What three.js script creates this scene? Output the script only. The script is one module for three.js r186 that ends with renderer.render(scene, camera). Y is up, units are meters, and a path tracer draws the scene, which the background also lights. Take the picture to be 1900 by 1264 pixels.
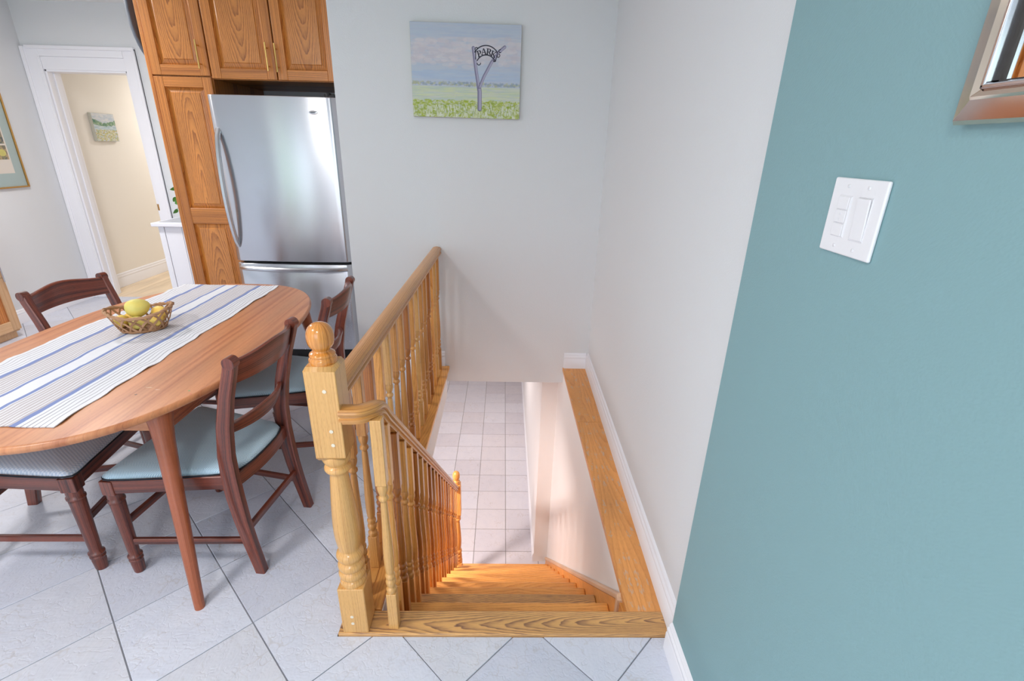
import * as THREE from 'three';
import { RoundedBoxGeometry } from 'three/addons/geometries/RoundedBoxGeometry.js';
import { mergeGeometries, mergeVertices, toCreasedNormals } from 'three/addons/utils/BufferGeometryUtils.js';
import { RectAreaLightUniformsLib } from 'three/addons/lights/RectAreaLightUniformsLib.js';
import { createNoise2D, createNoise3D } from 'simplex-noise';

// ------------------------------------------------------------------ camera, sky, lights, exposure
RectAreaLightUniformsLib.init();
const scene = new THREE.Scene();
const camera = new THREE.PerspectiveCamera(69.575, 1900 / 1264, 0.05, 60);
camera.position.set(0, 1.55, 0);
camera.rotation.order = 'YXZ';
camera.rotation.set(-21.528 * Math.PI / 180, -1.33 * Math.PI / 180, 1.402 * Math.PI / 180);
const renderer = new THREE.WebGLRenderer();
renderer.toneMapping = THREE.LinearToneMapping;
renderer.toneMappingExposure = 1.06;
renderer.shadowMap.enabled = true;
scene.background = new THREE.Color().setRGB(2.2, 2.35, 2.6);          // bright overcast sky, seen only through the window behind the camera
function areaLight(x, y, z, tx, ty, tz, w, h, color, intensity) {
  const l = new THREE.RectAreaLight(color, intensity, w, h);
  l.position.set(x, y, z); l.lookAt(tx, ty, tz); scene.add(l); return l;
}
const DAY = 0xe6eeff, WARM = 0xfff2ec, HALLC = 0xfff8f2, NEUTRAL = 0xfffaf6;
const WINS = [{ x0: -4.02, x1: -2.78, y0: 0.12, y1: 2.28 }, { x0: -2.2, x1: -0.3, y0: 0.12, y1: 2.28 }];   // two windows behind the viewer
for (const w of WINS) areaLight((w.x0 + w.x1) / 2, 1.2, 2.14, (w.x0 + w.x1) / 2, 1.2, -3, w.x1 - w.x0 - 0.1, 2.06, DAY, 1.2);   // daylight in their openings
const CEIL_LAMPS = [[-1.85, -0.3], [-0.55, 0.9], [-3.0, -3.2], [-3.2, 0.6]];        // flush ceiling lamps of the kitchen, above the frame
const LAMP_POWER = [76, 66, 92, 5];
const HALL_LAMP = [-3.5, -6.9], LOWER_LAMP = [[-1.15, -2.75], [-0.35, -5.8]];

// ------------------------------------------------------------------ helpers
function mulberry(a) { return () => { a |= 0; a = a + 0x6D2B79F5 | 0; let t = Math.imul(a ^ a >>> 15, 1 | a); t = t + Math.imul(t ^ t >>> 7, 61 | t) ^ t; return ((t ^ t >>> 14) >>> 0) / 4294967296; }; }
const rnd = mulberry(20240611);
const rr = (a, b) => a + (b - a) * rnd();
const N2 = createNoise2D(mulberry(7)), N3 = createNoise3D(mulberry(11));
const fbm = (x, y, o = 4) => { let s = 0, a = 0.5; for (let i = 0; i < o; i++) { s += a * N2(x, y); x = x * 2.03 + 17.1; y = y * 2.03 - 9.7; a *= 0.5; } return s; };
const clamp = (v, a = 0, b = 1) => Math.min(b, Math.max(a, v));
const mix = (a, b, t) => a + (b - a) * t;
const sm = (a, b, x) => { const t = clamp((x - a) / (b - a)); return t * t * (3 - 2 * t); };
const V = (x, y, z) => new THREE.Vector3(x, y, z);
const used = new Map();
function numbered(n) { const k = used.get(n) || 0; used.set(n, k + 1); return k ? n + '_' + String(k).padStart(3, '0') : n; }
function tag(o, label, category, group, kind) { o.userData.label = label; if (category) o.userData.category = category; if (group) o.userData.group = group; if (kind) o.userData.kind = kind; return o; }
function thing(name, label, category, pos = [0, 0, 0], turn = 0, group) {
  const g = new THREE.Group(); g.name = numbered(name); g.position.set(...pos); g.rotation.y = turn; scene.add(g); return tag(g, label, category, group);
}
function part(name, geo, m, parent) {
  const o = new THREE.Mesh(geo, m); o.name = name; o.castShadow = o.receiveShadow = true; parent.add(o); return o;
}
function solo(name, geo, m, label, category, pos, group) {
  const o = part(numbered(name), geo, m, scene); if (pos) o.position.set(...pos); return tag(o, label, category, group);
}
function struct(name, geo, m, label) { const o = part(numbered(name), geo, m, scene); return tag(o, label, undefined, undefined, 'structure'); }
function structGroup(name, label) { const g = new THREE.Group(); g.name = numbered(name); scene.add(g); return tag(g, label, undefined, undefined, 'structure'); }
const T = (g, x, y, z) => g.translate(x, y, z);
const flat = (g) => { const n = g.index ? g.toNonIndexed() : g; return n; };
// uv in metres; v runs along the grain axis
function wuv(geo, axis = 1, ou = rr(0, 7), ov = rr(0, 7)) {
  const g = flat(geo); const p = g.attributes.position, n = p.count, uv = new Float32Array(n * 2);
  const a = V(), b = V(), c = V(), e = V(), f = V();
  for (let i = 0; i < n; i += 3) {
    a.fromBufferAttribute(p, i); b.fromBufferAttribute(p, i + 1); c.fromBufferAttribute(p, i + 2);
    e.subVectors(b, a); f.subVectors(c, a); e.cross(f);
    const w = [Math.abs(e.x), Math.abs(e.y), Math.abs(e.z)];
    let d = 0; if (w[1] > w[d]) d = 1; if (w[2] > w[d]) d = 2;
    let vA, uA;
    if (d === axis) { vA = (axis + 1) % 3; uA = (axis + 2) % 3; } else { vA = axis; uA = 3 - d - axis; }
    [a, b, c].forEach((q, k) => { const s = [q.x, q.y, q.z]; uv[(i + k) * 2] = s[uA] + ou + d * 0.37; uv[(i + k) * 2 + 1] = s[vA] + ov; });
  }
  g.setAttribute('uv', new THREE.BufferAttribute(uv, 2));
  return g;
}
const strip = (g) => { const q = flat(g); for (const k of Object.keys(q.attributes)) if (!['position', 'normal', 'uv'].includes(k)) q.deleteAttribute(k); return q; };
const merge = (list) => mergeGeometries(list.map(strip));
function rbox(w, h, d, r = 0.003, axis = 1, seg = 1) { return wuv(new RoundedBoxGeometry(w, h, d, seg, Math.min(r, w / 2.01, h / 2.01, d / 2.01)), axis); }
function box(x0, x1, y0, y1, z0, z1, axis = 1) { const g = new THREE.BoxGeometry(x1 - x0, y1 - y0, z1 - z0); g.translate((x0 + x1) / 2, (y0 + y1) / 2, (z0 + z1) / 2); return wuv(g, axis); }
function rb(x0, x1, y0, y1, z0, z1, r = 0.003, axis = 1, seg = 1) { return rbox(x1 - x0, y1 - y0, z1 - z0, r, axis, seg).translate((x0 + x1) / 2, (y0 + y1) / 2, (z0 + z1) / 2); }
function lathe(profile, seg = 24) {                                   // [[r, y], ...] bottom to top, uv in metres
  const g = new THREE.LatheGeometry(profile.map(([r, y]) => new THREE.Vector2(r, y)), seg);
  const girth = Math.max(...profile.map((q) => q[0])); const p = g.attributes.position, uv = g.attributes.uv, ou = rr(0, 5), ov = rr(0, 5);
  for (let i = 0; i < p.count; i++) uv.setXY(i, uv.getX(i) * 6.283 * girth + ou, p.getY(i) + ov);
  return flat(g);
}
function spline(profile, per = 4) {                                   // rounds a lathe profile
  const c = new THREE.CatmullRomCurve3(profile.map(([r, y]) => V(r, y, 0)), false, 'centripetal');
  return c.getPoints((profile.length - 1) * per).map((q) => [Math.max(q.x, 0.0005), q.y]);
}
// sweep of a closed outline [[a, b], ...] along frames {p, a, b}
function sweep(outline, frames, cap = true, crease = 0.7) {
  const m = outline.length, pos = [], uv = [], idx = []; let len = 0; const per = [0]; for (let j = 1; j <= m; j++) per.push(per[j - 1] + Math.hypot(outline[j % m][0] - outline[j - 1][0], outline[j % m][1] - outline[j - 1][1]));
  const ou = rr(0, 5), ov = rr(0, 5);
  frames.forEach((f, i) => {
    if (i) len += f.p.distanceTo(frames[i - 1].p);
    const s = f.s || 1, s2 = f.s2 || s;
    for (let j = 0; j <= m; j++) { const [a, b] = outline[j % m]; const q = f.p.clone().addScaledVector(f.a, a * s).addScaledVector(f.b, b * s2); pos.push(q.x, q.y, q.z); uv.push(per[j] + ou, len + ov); }
  });
  const w = m + 1;
  let ar = 0; for (let j = 0; j < m; j++) { const a = outline[j], b = outline[(j + 1) % m]; ar += a[0] * b[1] - a[1] * b[0]; }
  const dirT = V().subVectors(frames[1].p, frames[0].p), dirE = V().subVectors(frames[frames.length - 1].p, frames[frames.length - 2].p);
  const flip = ar * V().crossVectors(frames[0].a, frames[0].b).dot(dirT) < 0;
  for (let i = 0; i < frames.length - 1; i++) for (let j = 0; j < m; j++) { const k = i * w + j; if (flip) idx.push(k, k + w, k + 1, k + 1, k + w, k + w + 1); else idx.push(k, k + 1, k + w, k + 1, k + w + 1, k + w); }
  const g = new THREE.BufferGeometry();
  g.setAttribute('position', new THREE.Float32BufferAttribute(pos, 3)); g.setAttribute('uv', new THREE.Float32BufferAttribute(uv, 2)); g.setIndex(idx);
  let out = g.toNonIndexed();
  if (cap) {
    const tri = THREE.ShapeUtils.triangulateShape(outline.map(([a, b]) => new THREE.Vector2(a, b)), []), cp = [], cu = [];
    for (const end of [0, frames.length - 1]) for (const t of tri) { const q = (n) => V(pos[(end * w + n) * 3], pos[(end * w + n) * 3 + 1], pos[(end * w + n) * 3 + 2]); const nn = q(t[1]).sub(q(t[0])).cross(q(t[2]).sub(q(t[0]))); const good = end ? nn.dot(dirE) > 0 : nn.dot(dirT) < 0; const o = good ? t : [t[0], t[2], t[1]]; for (const j of o) { const k = end * w + j; cp.push(pos[k * 3], pos[k * 3 + 1], pos[k * 3 + 2]); cu.push(outline[j][0] + ou, outline[j][1] + ov); } }
    const c = new THREE.BufferGeometry(); c.setAttribute('position', new THREE.Float32BufferAttribute(cp, 3)); c.setAttribute('uv', new THREE.Float32BufferAttribute(cu, 2));
    out = mergeGeometries([out, c]);
  }
  out.computeVertexNormals();
  return creased(out, crease);
}
function creased(g, angle = 0.6) { return toCreasedNormals(g, angle); }
function framesAlong(pts, up = V(0, 1, 0)) {                          // a = sideways, b = up-ish
  return pts.map((p, i) => {
    const t = V().subVectors(pts[Math.min(i + 1, pts.length - 1)], pts[Math.max(i - 1, 0)]).normalize();
    const a = V().crossVectors(t, up).normalize(); const b = V().crossVectors(a, t).normalize();
    return { p, a, b };
  });
}
const circ = (r, n = 8, sy = 1) => Array.from({ length: n }, (_, i) => [r * Math.cos(i / n * 2 * Math.PI), r * sy * Math.sin(i / n * 2 * Math.PI)]);
const rect = (w, h, c = 0.003) => [[-w / 2 + c, -h / 2], [w / 2 - c, -h / 2], [w / 2, -h / 2 + c], [w / 2, h / 2 - c], [w / 2 - c, h / 2], [-w / 2 + c, h / 2], [-w / 2, h / 2 - c], [-w / 2, -h / 2 + c]];
const bar = (a, b, outline, up) => sweep(outline, framesAlong([a, b], up));
function prism(poly, y0, y1) {                                        // plan polygon [[x, z], ...] raised from y0 to y1
  const s = new THREE.Shape(poly.map(([x, z]) => new THREE.Vector2(x, -z)));
  const g = new THREE.ExtrudeGeometry(s, { depth: y1 - y0, bevelEnabled: false }); g.rotateX(-Math.PI / 2); g.translate(0, y0, 0); return wuv(g, 1);
}
function extr(pts, depth, bevel = 0, seg = 2) {                        // outline in xy, thickness along z, centred
  const g = new THREE.ExtrudeGeometry(new THREE.Shape(pts.map(([x, y]) => new THREE.Vector2(x, y))), { depth: depth - 2 * bevel, bevelEnabled: bevel > 0, bevelThickness: bevel, bevelSize: bevel, bevelOffset: -bevel, bevelSegments: seg });
  g.translate(0, 0, -(depth - 2 * bevel) / 2); return g;
}

// ------------------------------------------------------------------ textures
function dataTex(w, h, fn, srgb = true) {
  const d = new Uint8Array(w * h * 4);
  for (let y = 0; y < h; y++) for (let x = 0; x < w; x++) { const c = fn(x / w, y / h, x, y); const i = (y * w + x) * 4; d[i] = clamp(c[0], 0, 255); d[i + 1] = clamp(c[1], 0, 255); d[i + 2] = clamp(c[2], 0, 255); d[i + 3] = 255; }
  const t = new THREE.DataTexture(d, w, h); t.magFilter = THREE.LinearFilter; t.minFilter = THREE.LinearMipmapLinearFilter; t.generateMipmaps = true; t.wrapS = t.wrapT = THREE.RepeatWrapping; t.needsUpdate = true; if (srgb) t.colorSpace = THREE.SRGBColorSpace; return t;
}
const lerp3 = (a, b, t) => [mix(a[0], b[0], t), mix(a[1], b[1], t), mix(a[2], b[2], t)];
// plain-sawn wood: growth rings cut by a plane that dips slowly through the log (long V figures); straight: quarter-sawn lines
function woodTex(o) {
  const { W = 512, H = 1024, su, sv, light, dark, pore, ring = 0.007, depth0 = 0.02, drift = 0.1, wob = 0.001, poreAmt = 0.5, lineSharp = 2.2, straight = false, lineF = 260, amt = 1, seed, flecks = [], worn = 0 } = o;
  const t = dataTex(W, H, (u, v) => {
    const x = (u - 0.5) * su, y = v * sv;
    let k;
    if (straight) {
      const xx = x + 0.004 * N3(x * 6, y * 1.3, seed) + 0.0012 * N3(x * 30, y * 5, seed);
      k = clamp(0.42 + 0.45 * N3(xx * lineF, y * 0.7, seed + 2) + 0.3 * N3(xx * lineF * 0.33, y * 0.4, seed + 4)); k *= k * 1.3;
    } else {
      const cx = 0.014 * N3(y * 1.1, 4.2, seed), d = depth0 + drift * v + 0.010 * N3(y * 1.6, 9.1, seed);
      const r = Math.hypot(x - cx, d) + wob * N3(x * 26, y * 5, seed) + wob * 0.4 * N3(x * 90, y * 26, seed + 1);
      const q = ((r / ring) % 1 + 1) % 1; k = Math.pow(q, lineSharp); if (q > 0.93) k *= 1 - (q - 0.93) / 0.07 * 0.85;
      k = clamp(k * (0.8 + 0.35 * N3(x * 60, y * 12, seed + 6)));
    }
    const fine = N3(x * 1100, y * 16, seed + 3);
    const pr = clamp((N3(x * 800, y * 36, seed + 5) - 0.42) * 2.6) * (0.3 + 0.7 * k) * poreAmt;
    let c = lerp3(light, dark, clamp(k * amt)); c = lerp3(c, pore, clamp(pr));
    const m = 1 + 0.06 * N3(x * 9, y * 1.4, seed * 2) + 0.035 * fine;
    for (const [fu, fv, ru, rv, col] of flecks) { const e = Math.hypot((u * su - fu) / ru, (y - fv) / rv) + 0.5 * N2(u * su * 400, y * 400); if (e < 1) c = col; }     // dried paint and nicks
    if (worn) { const e = N3(x * 34, y * 9, seed + 8) + 0.6 * N3(x * 120, y * 40, seed + 9); if (e > worn) c = lerp3(c, [198, 172, 158], clamp((e - worn) * 4) * 0.7); }
    return [c[0] * m, c[1] * m, c[2] * m];
  });
  t.wrapS = t.wrapT = THREE.MirroredRepeatWrapping; t.repeat.set(1 / su, 1 / sv); return t;
}
function rep(t, su, sv, ou = 0, ov = 0) { t.repeat.set(1 / su, 1 / sv); t.offset.set(ou, ov); return t; }
// cabinets: warm orange-brown oak; stairs: golden oak; posts: pale straight oak
const cabFig = woodTex({ su: 0.26, sv: 1.5, light: [218, 142, 66], dark: [142, 78, 28], pore: [106, 56, 22], ring: 0.0085, depth0: 0.012, drift: 0.11, wob: 0.0016, poreAmt: 0.6, seed: 2.3 });
const cabStr = woodTex({ W: 256, su: 0.12, sv: 1.2, light: [212, 136, 62], dark: [158, 90, 34], pore: [116, 62, 26], straight: true, poreAmt: 0.5, seed: 4.9 });
const treadFig = woodTex({ W: 512, H: 2048, su: 0.14, sv: 1.5, light: [222, 170, 106], dark: [112, 78, 66], pore: [120, 84, 62], ring: 0.0046, depth0: 0.003, drift: 0.085, wob: 0.0012, poreAmt: 0.55, lineSharp: 2.6, seed: 21.7 });
const oakStr = woodTex({ W: 256, su: 0.12, sv: 1.0, light: [218, 156, 84], dark: [170, 106, 46], pore: [138, 84, 40], straight: true, lineF: 420, poreAmt: 0.5, seed: 5.1 });
const oakPaleStr = woodTex({ W: 512, su: 0.1, sv: 0.8, light: [238, 194, 126], dark: [210, 156, 88], pore: [170, 116, 62], straight: true, lineF: 900, amt: 0.8, poreAmt: 0.7, seed: 15.1 });
const ledgeTex = woodTex({ W: 256, su: 0.16, sv: 1.2, light: [230, 160, 90], dark: [212, 142, 76], pore: [168, 108, 60], ring: 0.012, depth0: 0.05, drift: 0.05, wob: 0.0016, poreAmt: 0.55, worn: 0.62, seed: 41.4 });
const hallTex = woodTex({ W: 256, H: 512, su: 0.1, sv: 0.8, light: [240, 222, 196], dark: [226, 200, 166], pore: [206, 176, 140], straight: true, lineF: 300, poreAmt: 0.3, seed: 31.1 });
const stairFig = woodTex({ su: 0.3, sv: 1.2, light: [238, 170, 90], dark: [210, 136, 62], pore: [164, 102, 52], ring: 0.010, depth0: 0.03, drift: 0.1, wob: 0.002, poreAmt: 0.55, seed: 25.4 });
const mahog = woodTex({ W: 256, su: 0.1, sv: 0.7, light: [154, 82, 58], dark: [76, 34, 29], pore: [46, 20, 20], straight: true, lineF: 200, poreAmt: 0.85, seed: 8.7 });
const teak = woodTex({ W: 1024, H: 1024, su: 1.1, sv: 1.8, light: [204, 138, 94], dark: [176, 106, 68], pore: [138, 78, 50], straight: true, lineF: 46, amt: 0.8, poreAmt: 0.45, seed: 13.3,
  flecks: [[0.838, 1.399, 0.01, 0.0016, [236, 226, 190]], [0.878, 1.414, 0.009, 0.0012, [230, 206, 196]], [0.83, 1.452, 0.004, 0.003, [70, 36, 26]], [0.99, 1.419, 0.003, 0.0025, [88, 170, 110]], [1.009, 1.443, 0.004, 0.002, [206, 88, 66]], [1.047, 1.422, 0.0022, 0.004, [236, 232, 226]], [0.927, 1.7, 0.0022, 0.0015, [232, 216, 180]]] });
const legTex = woodTex({ W: 256, su: 0.12, sv: 0.8, light: [176, 96, 56], dark: [128, 62, 36], pore: [70, 30, 22], straight: true, lineF: 160, poreAmt: 0.9, seed: 18.2 });
const tileTex = rep(dataTex(1024, 1024, (u, v) => {
  const x = u * 2 * Math.PI, y = v * 2 * Math.PI, a = [Math.cos(x), Math.sin(x), Math.cos(y), Math.sin(y)];
  const n = (s, o) => 0.5 * N3(a[0] * s + o, a[1] * s, a[2] * s) + 0.5 * N3(a[1] * s + o, a[3] * s, a[2] * s + o);
  const cloud = n(1.6, 3) * 0.6 + n(4.2, 9) * 0.3 + n(11, 1) * 0.2, vein = 1 - clamp(Math.abs(n(2.6, 21) + 0.25 * n(9, 5)) * 16), gr = n(70, 2);
  const b = 1 + 0.055 * cloud + 0.02 * gr;
  const c = lerp3([218, 223, 238], [204, 206, 214], clamp(0.3 + cloud * 0.8) * 0.55);
  const q = lerp3(c, [182, 176, 174], vein * 0.5 * clamp(0.4 + n(1.2, 40)));
  return [q[0] * b, q[1] * b, q[2] * b];
}), 1.3, 1.3);
const tileBump = rep(dataTex(1024, 1024, (u, v) => {
  const x = u * 2 * Math.PI, y = v * 2 * Math.PI, a = [Math.cos(x), Math.sin(x), Math.cos(y), Math.sin(y)];
  const n = (s, o) => 0.5 * N3(a[0] * s + o, a[1] * s, a[2] * s) + 0.5 * N3(a[1] * s + o, a[3] * s, a[2] * s + o);
  const e = Math.abs(n(3.2, 21) + 0.35 * n(11, 5)); const h = 128 + 50 * n(5, 4) + 30 * n(18, 8) - 60 * (1 - clamp(e * 12));
  return [h, h, h];
}, false), 1.3, 1.3);
const plasterBump = rep(dataTex(512, 512, (u, v) => { const x = u * 2 * Math.PI, y = v * 2 * Math.PI; const h = 128 + 60 * N3(Math.cos(x) * 14 + Math.cos(y) * 14, Math.sin(x) * 14, Math.sin(y) * 14) + 40 * N3(Math.cos(x) * 34, Math.sin(x) * 34 + Math.cos(y) * 34, Math.sin(y) * 34); return [h, h, h]; }, false), 0.6, 0.6);
const seatFab = (la, da, dotted) => rep(dataTex(256, 256, (u, v, px, py) => {
  const cell = 64, s = dotted ? 1 : (Math.floor(px / cell) % 2 ? 1 : -1);
  const k = dotted ? ((Math.floor(px / 16) + Math.floor(py / 16)) % 2 ? 0.85 : 0.2) : 0.5 + 0.5 * Math.sin((px * s + py) / 16 * 2 * Math.PI);
  const n = 0.5 + 0.5 * fbm(px * 0.21, py * 0.21, 2); const c = lerp3(da, la, clamp(k * 0.75 + n * 0.3)); return c;
}), 0.1, 0.1);
const fabA = seatFab([228, 240, 247], [142, 180, 204], false), fabB = seatFab([238, 242, 250], [176, 194, 218], true);
// table runner: stripes across its width (u), ribs in between
function runnerProfile(x) {                                           // x in 0..1 across the cloth -> [r, g, b]
  const s = Math.abs(x - 0.5) * 2, w = [232, 234, 240], blue = [132, 148, 196], tp = [196, 190, 194], gl = [168, 168, 178];
  const mm = s * 285;                                                 // distance from the middle in mm
  if (mm < 30) return w;
  if (mm < 44) return blue;
  if (mm < 160) return ((mm - 44) % 14.5) < 5.2 ? w : tp;
  if (mm < 180) return blue;
  return ((mm - 180) % 17) > 13.4 && mm < 275 ? gl : w;
}
const runnerTex = (() => { const t = dataTex(1024, 256, (u, v, px, py) => { const c = runnerProfile(u), n = 1 + 0.035 * N2(px * 0.7, py * 0.9) + 0.03 * ((py % 4) < 2 ? 1 : -1); return [c[0] * n, c[1] * n, c[2] * n]; }); t.repeat.set(1, 8); return t; })();
function canvasTex(w, h, draw) { const c = document.createElement('canvas'); c.width = w; c.height = h; draw(c.getContext('2d'), w, h); const t = new THREE.CanvasTexture(c); t.colorSpace = THREE.SRGBColorSpace; return t; }

// ------------------------------------------------------------------ materials
const std = (o) => new THREE.MeshStandardMaterial(o);
const phy = (o) => new THREE.MeshPhysicalMaterial(o);
const M = {
  wall: std({ color: 0xe3e6e9, roughness: 0.72, bumpMap: plasterBump, bumpScale: 0.0006 }),
  teal: std({ color: 0x86aab0, roughness: 0.62, bumpMap: plasterBump, bumpScale: 0.0004 }),
  cream: std({ color: 0xf3efe8, roughness: 0.75 }),
  lowerWall: std({ color: 0xf4f3f3, roughness: 0.75 }),
  trim: std({ color: 0xf5f6fc, roughness: 0.4 }),
  ceiling: std({ color: 0xf0f0ee, roughness: 0.9 }),
  grout: std({ color: 0x8d9099, roughness: 0.95 }),
  tiles: [0xffffff, 0xf6f5f4, 0xfbf9f6, 0xf1f1f3].map((c) => std({ color: c, map: tileTex, bumpMap: tileBump, bumpScale: 0.0026, roughness: 0.52 })),
  lowTiles: [0xfff8f2, 0xfcf2ea, 0xf7eee8].map((c) => std({ color: c, map: tileTex, bumpMap: tileBump, bumpScale: 0.001, roughness: 0.5 })),
  lowGrout: std({ color: 0x8e8a88, roughness: 0.95 }),
  hallFloor: std({ map: hallTex, roughness: 0.5 }),
  oak: phy({ map: oakStr, roughness: 0.38, clearcoat: 0.35, clearcoatRoughness: 0.2 }),
  oakPale: phy({ color: 0xeee2d4, map: oakPaleStr, roughness: 0.36, clearcoat: 0.45, clearcoatRoughness: 0.15 }),
  oakWash: phy({ color: 0xf6e2d8, map: hallTex, roughness: 0.45 }),
  oakDeep: phy({ color: 0xdcc2a4, map: oakStr, roughness: 0.36, clearcoat: 0.4, clearcoatRoughness: 0.2 }),
  oakTread: phy({ map: treadFig, bumpMap: treadFig, bumpScale: 0.0005, roughness: 0.48, clearcoat: 0.15, clearcoatRoughness: 0.3 }),
  oakLedge: phy({ map: ledgeTex, roughness: 0.5, clearcoat: 0.12, clearcoatRoughness: 0.3 }),
  oakStair: phy({ map: stairFig, roughness: 0.4, clearcoat: 0.3, clearcoatRoughness: 0.25 }),
  cab: phy({ map: cabFig, bumpMap: cabFig, bumpScale: 0.0003, roughness: 0.36, clearcoat: 0.4, clearcoatRoughness: 0.2 }),
  cabS: phy({ map: cabStr, roughness: 0.4, clearcoat: 0.3, clearcoatRoughness: 0.2 }),
  mahog: phy({ color: 0xd4c4c0, map: mahog, roughness: 0.34, clearcoat: 0.45, clearcoatRoughness: 0.18 }),
  teak: phy({ map: teak, roughness: 0.42, clearcoat: 0.2, clearcoatRoughness: 0.3 }),
  teakLeg: phy({ map: legTex, roughness: 0.36, clearcoat: 0.35, clearcoatRoughness: 0.2 }),
  fabA: std({ color: 0xf2f6f8, map: fabA, bumpMap: fabA, bumpScale: 0.0008, roughness: 0.95 }),
  fabB: std({ color: 0xf6f8fa, map: fabB, bumpMap: fabB, bumpScale: 0.001, roughness: 0.95 }),
  welt: std({ color: 0x232730, roughness: 0.9 }),
  steel: phy({ color: 0xc6c8ce, metalness: 1, roughness: 0.26, anisotropy: 0.92, anisotropyRotation: Math.PI / 2 }),
  steelSide: std({ color: 0xb9b4ae, metalness: 0.6, roughness: 0.45 }),
  handle: std({ color: 0xc9ccd0, metalness: 1, roughness: 0.25 }),
  blackPlastic: std({ color: 0x17191c, roughness: 0.5 }),
  fridgeBody: std({ color: 0x3c3e42, roughness: 0.55 }),
  chrome: std({ color: 0xe4e6ea, metalness: 1, roughness: 0.08 }),
  brass: std({ color: 0xd9b36c, metalness: 1, roughness: 0.22 }),
  whitePaint: std({ color: 0xe6ebf4, roughness: 0.45 }),
  greyTop: std({ color: 0xb4bac4, roughness: 0.3 }),
  plastic: phy({ color: 0xf1f1f5, roughness: 0.3, clearcoat: 0.3 }),
  plasticB: phy({ color: 0xe9e9ee, roughness: 0.35 }),
  frameGold: std({ color: 0xb98f50, metalness: 0.8, roughness: 0.35 }),
  mirrorFrame: std({ color: 0xe6d2c0, metalness: 1, roughness: 0.1 }),
  silver: std({ color: 0xdde2ea, metalness: 1, roughness: 0.18 }),
  mirror: std({ color: 0xeeeeee, metalness: 1, roughness: 0.015 }),
  darkLine: std({ color: 0x35302e, roughness: 0.6 }),
  slate: std({ color: 0x525a66, roughness: 0.5 }),
  leaf: phy({ color: 0x4f8a34, roughness: 0.45, transmission: 0.25, thickness: 0, side: THREE.DoubleSide }),
  pot: std({ color: 0xb06a48, roughness: 0.8 }),
  wicker: std({ color: 0xb88e6c, roughness: 0.75 }),
  wickerB: std({ color: 0x9c7452, roughness: 0.75 }),
  runner: std({ map: runnerTex, roughness: 0.95, side: THREE.DoubleSide }),
  lampGlow: std({ color: 0xffffff, emissive: 0xfff2e0, emissiveIntensity: 1.6, roughness: 0.5 }),
  glass: phy({ color: 0xffffff, transmission: 1, thickness: 0, roughness: 0.0, ior: 1.45 }),
  hedge: std({ color: 0x74b062, roughness: 0.95 }),
  lawn: std({ color: 0x7fa65a, roughness: 1 }),
};

// ------------------------------------------------------------------ the shell of the kitchen
const XL = -4.25, ZB = -3.37, ZD = -5.0, ZF = 2.2, CEIL = 2.62, SKEW = 0.0207;
const wallX = (z) => 0.65 - SKEW * (z - ZB);                          // face of the white right-hand wall
const TEALX = 0.575, TEALZ = -1.146;
struct('wall_back', box(-1.045, 0.85, -0.12, CEIL, -4.2, ZB), M.wall, 'pale grey wall at the head of the stairwell carrying the painting');
struct('wall_right', prism([[wallX(ZB), ZB], [wallX(TEALZ), TEALZ], [0.85, TEALZ], [0.85, ZB]], -0.3, CEIL), M.wall, 'off-white wall along the right of the stairwell');
struct('wall_accent', box(TEALX, 0.85, -0.3, CEIL, TEALZ, ZF), M.teal, 'teal painted wall nearest on the right');
struct('wall_left', box(XL - 0.12, XL, -0.3, CEIL, ZD - 0.12, ZF + 0.12), M.wall, 'off-white wall along the far left of the kitchen');
struct('wall_alcove', box(-2.3, -1.045, -0.3, CEIL, -4.32, -4.2), M.wall, 'pale wall behind the fridge');
struct('wall_passage', box(-2.3, -2.2, -0.3, CEIL, ZD - 0.12, -4.32), M.wall, 'wall closing the passage behind the pantry cabinet');
const DOOR = { x0: -4.10, x1: -3.372, h: 2.10 };
struct('wall_doorway', merge([box(XL, DOOR.x0, -0.3, CEIL, ZD - 0.12, ZD), box(DOOR.x1, -2.2, -0.3, CEIL, ZD - 0.12, ZD), box(DOOR.x0, DOOR.x1, DOOR.h, CEIL, ZD - 0.12, ZD)]), M.wall, 'pale wall with the doorway to the hall');
struct('wall_front', merge([box(XL, WINS[0].x0, -0.3, CEIL, ZF, ZF + 0.14), box(WINS[0].x1, WINS[1].x0, -0.3, CEIL, ZF, ZF + 0.14), box(WINS[1].x1, 0.85, -0.3, CEIL, ZF, ZF + 0.14), ...WINS.flatMap((w) => [box(w.x0, w.x1, -0.3, w.y0, ZF, ZF + 0.14), box(w.x0, w.x1, w.y1, CEIL, ZF, ZF + 0.14)])]), M.wall, 'wall with two windows behind the viewer');
struct('ceiling', box(XL - 0.12, 0.85, CEIL, CEIL + 0.12, ZD - 0.12, ZF + 0.14), M.ceiling, 'flat white kitchen ceiling');
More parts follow.
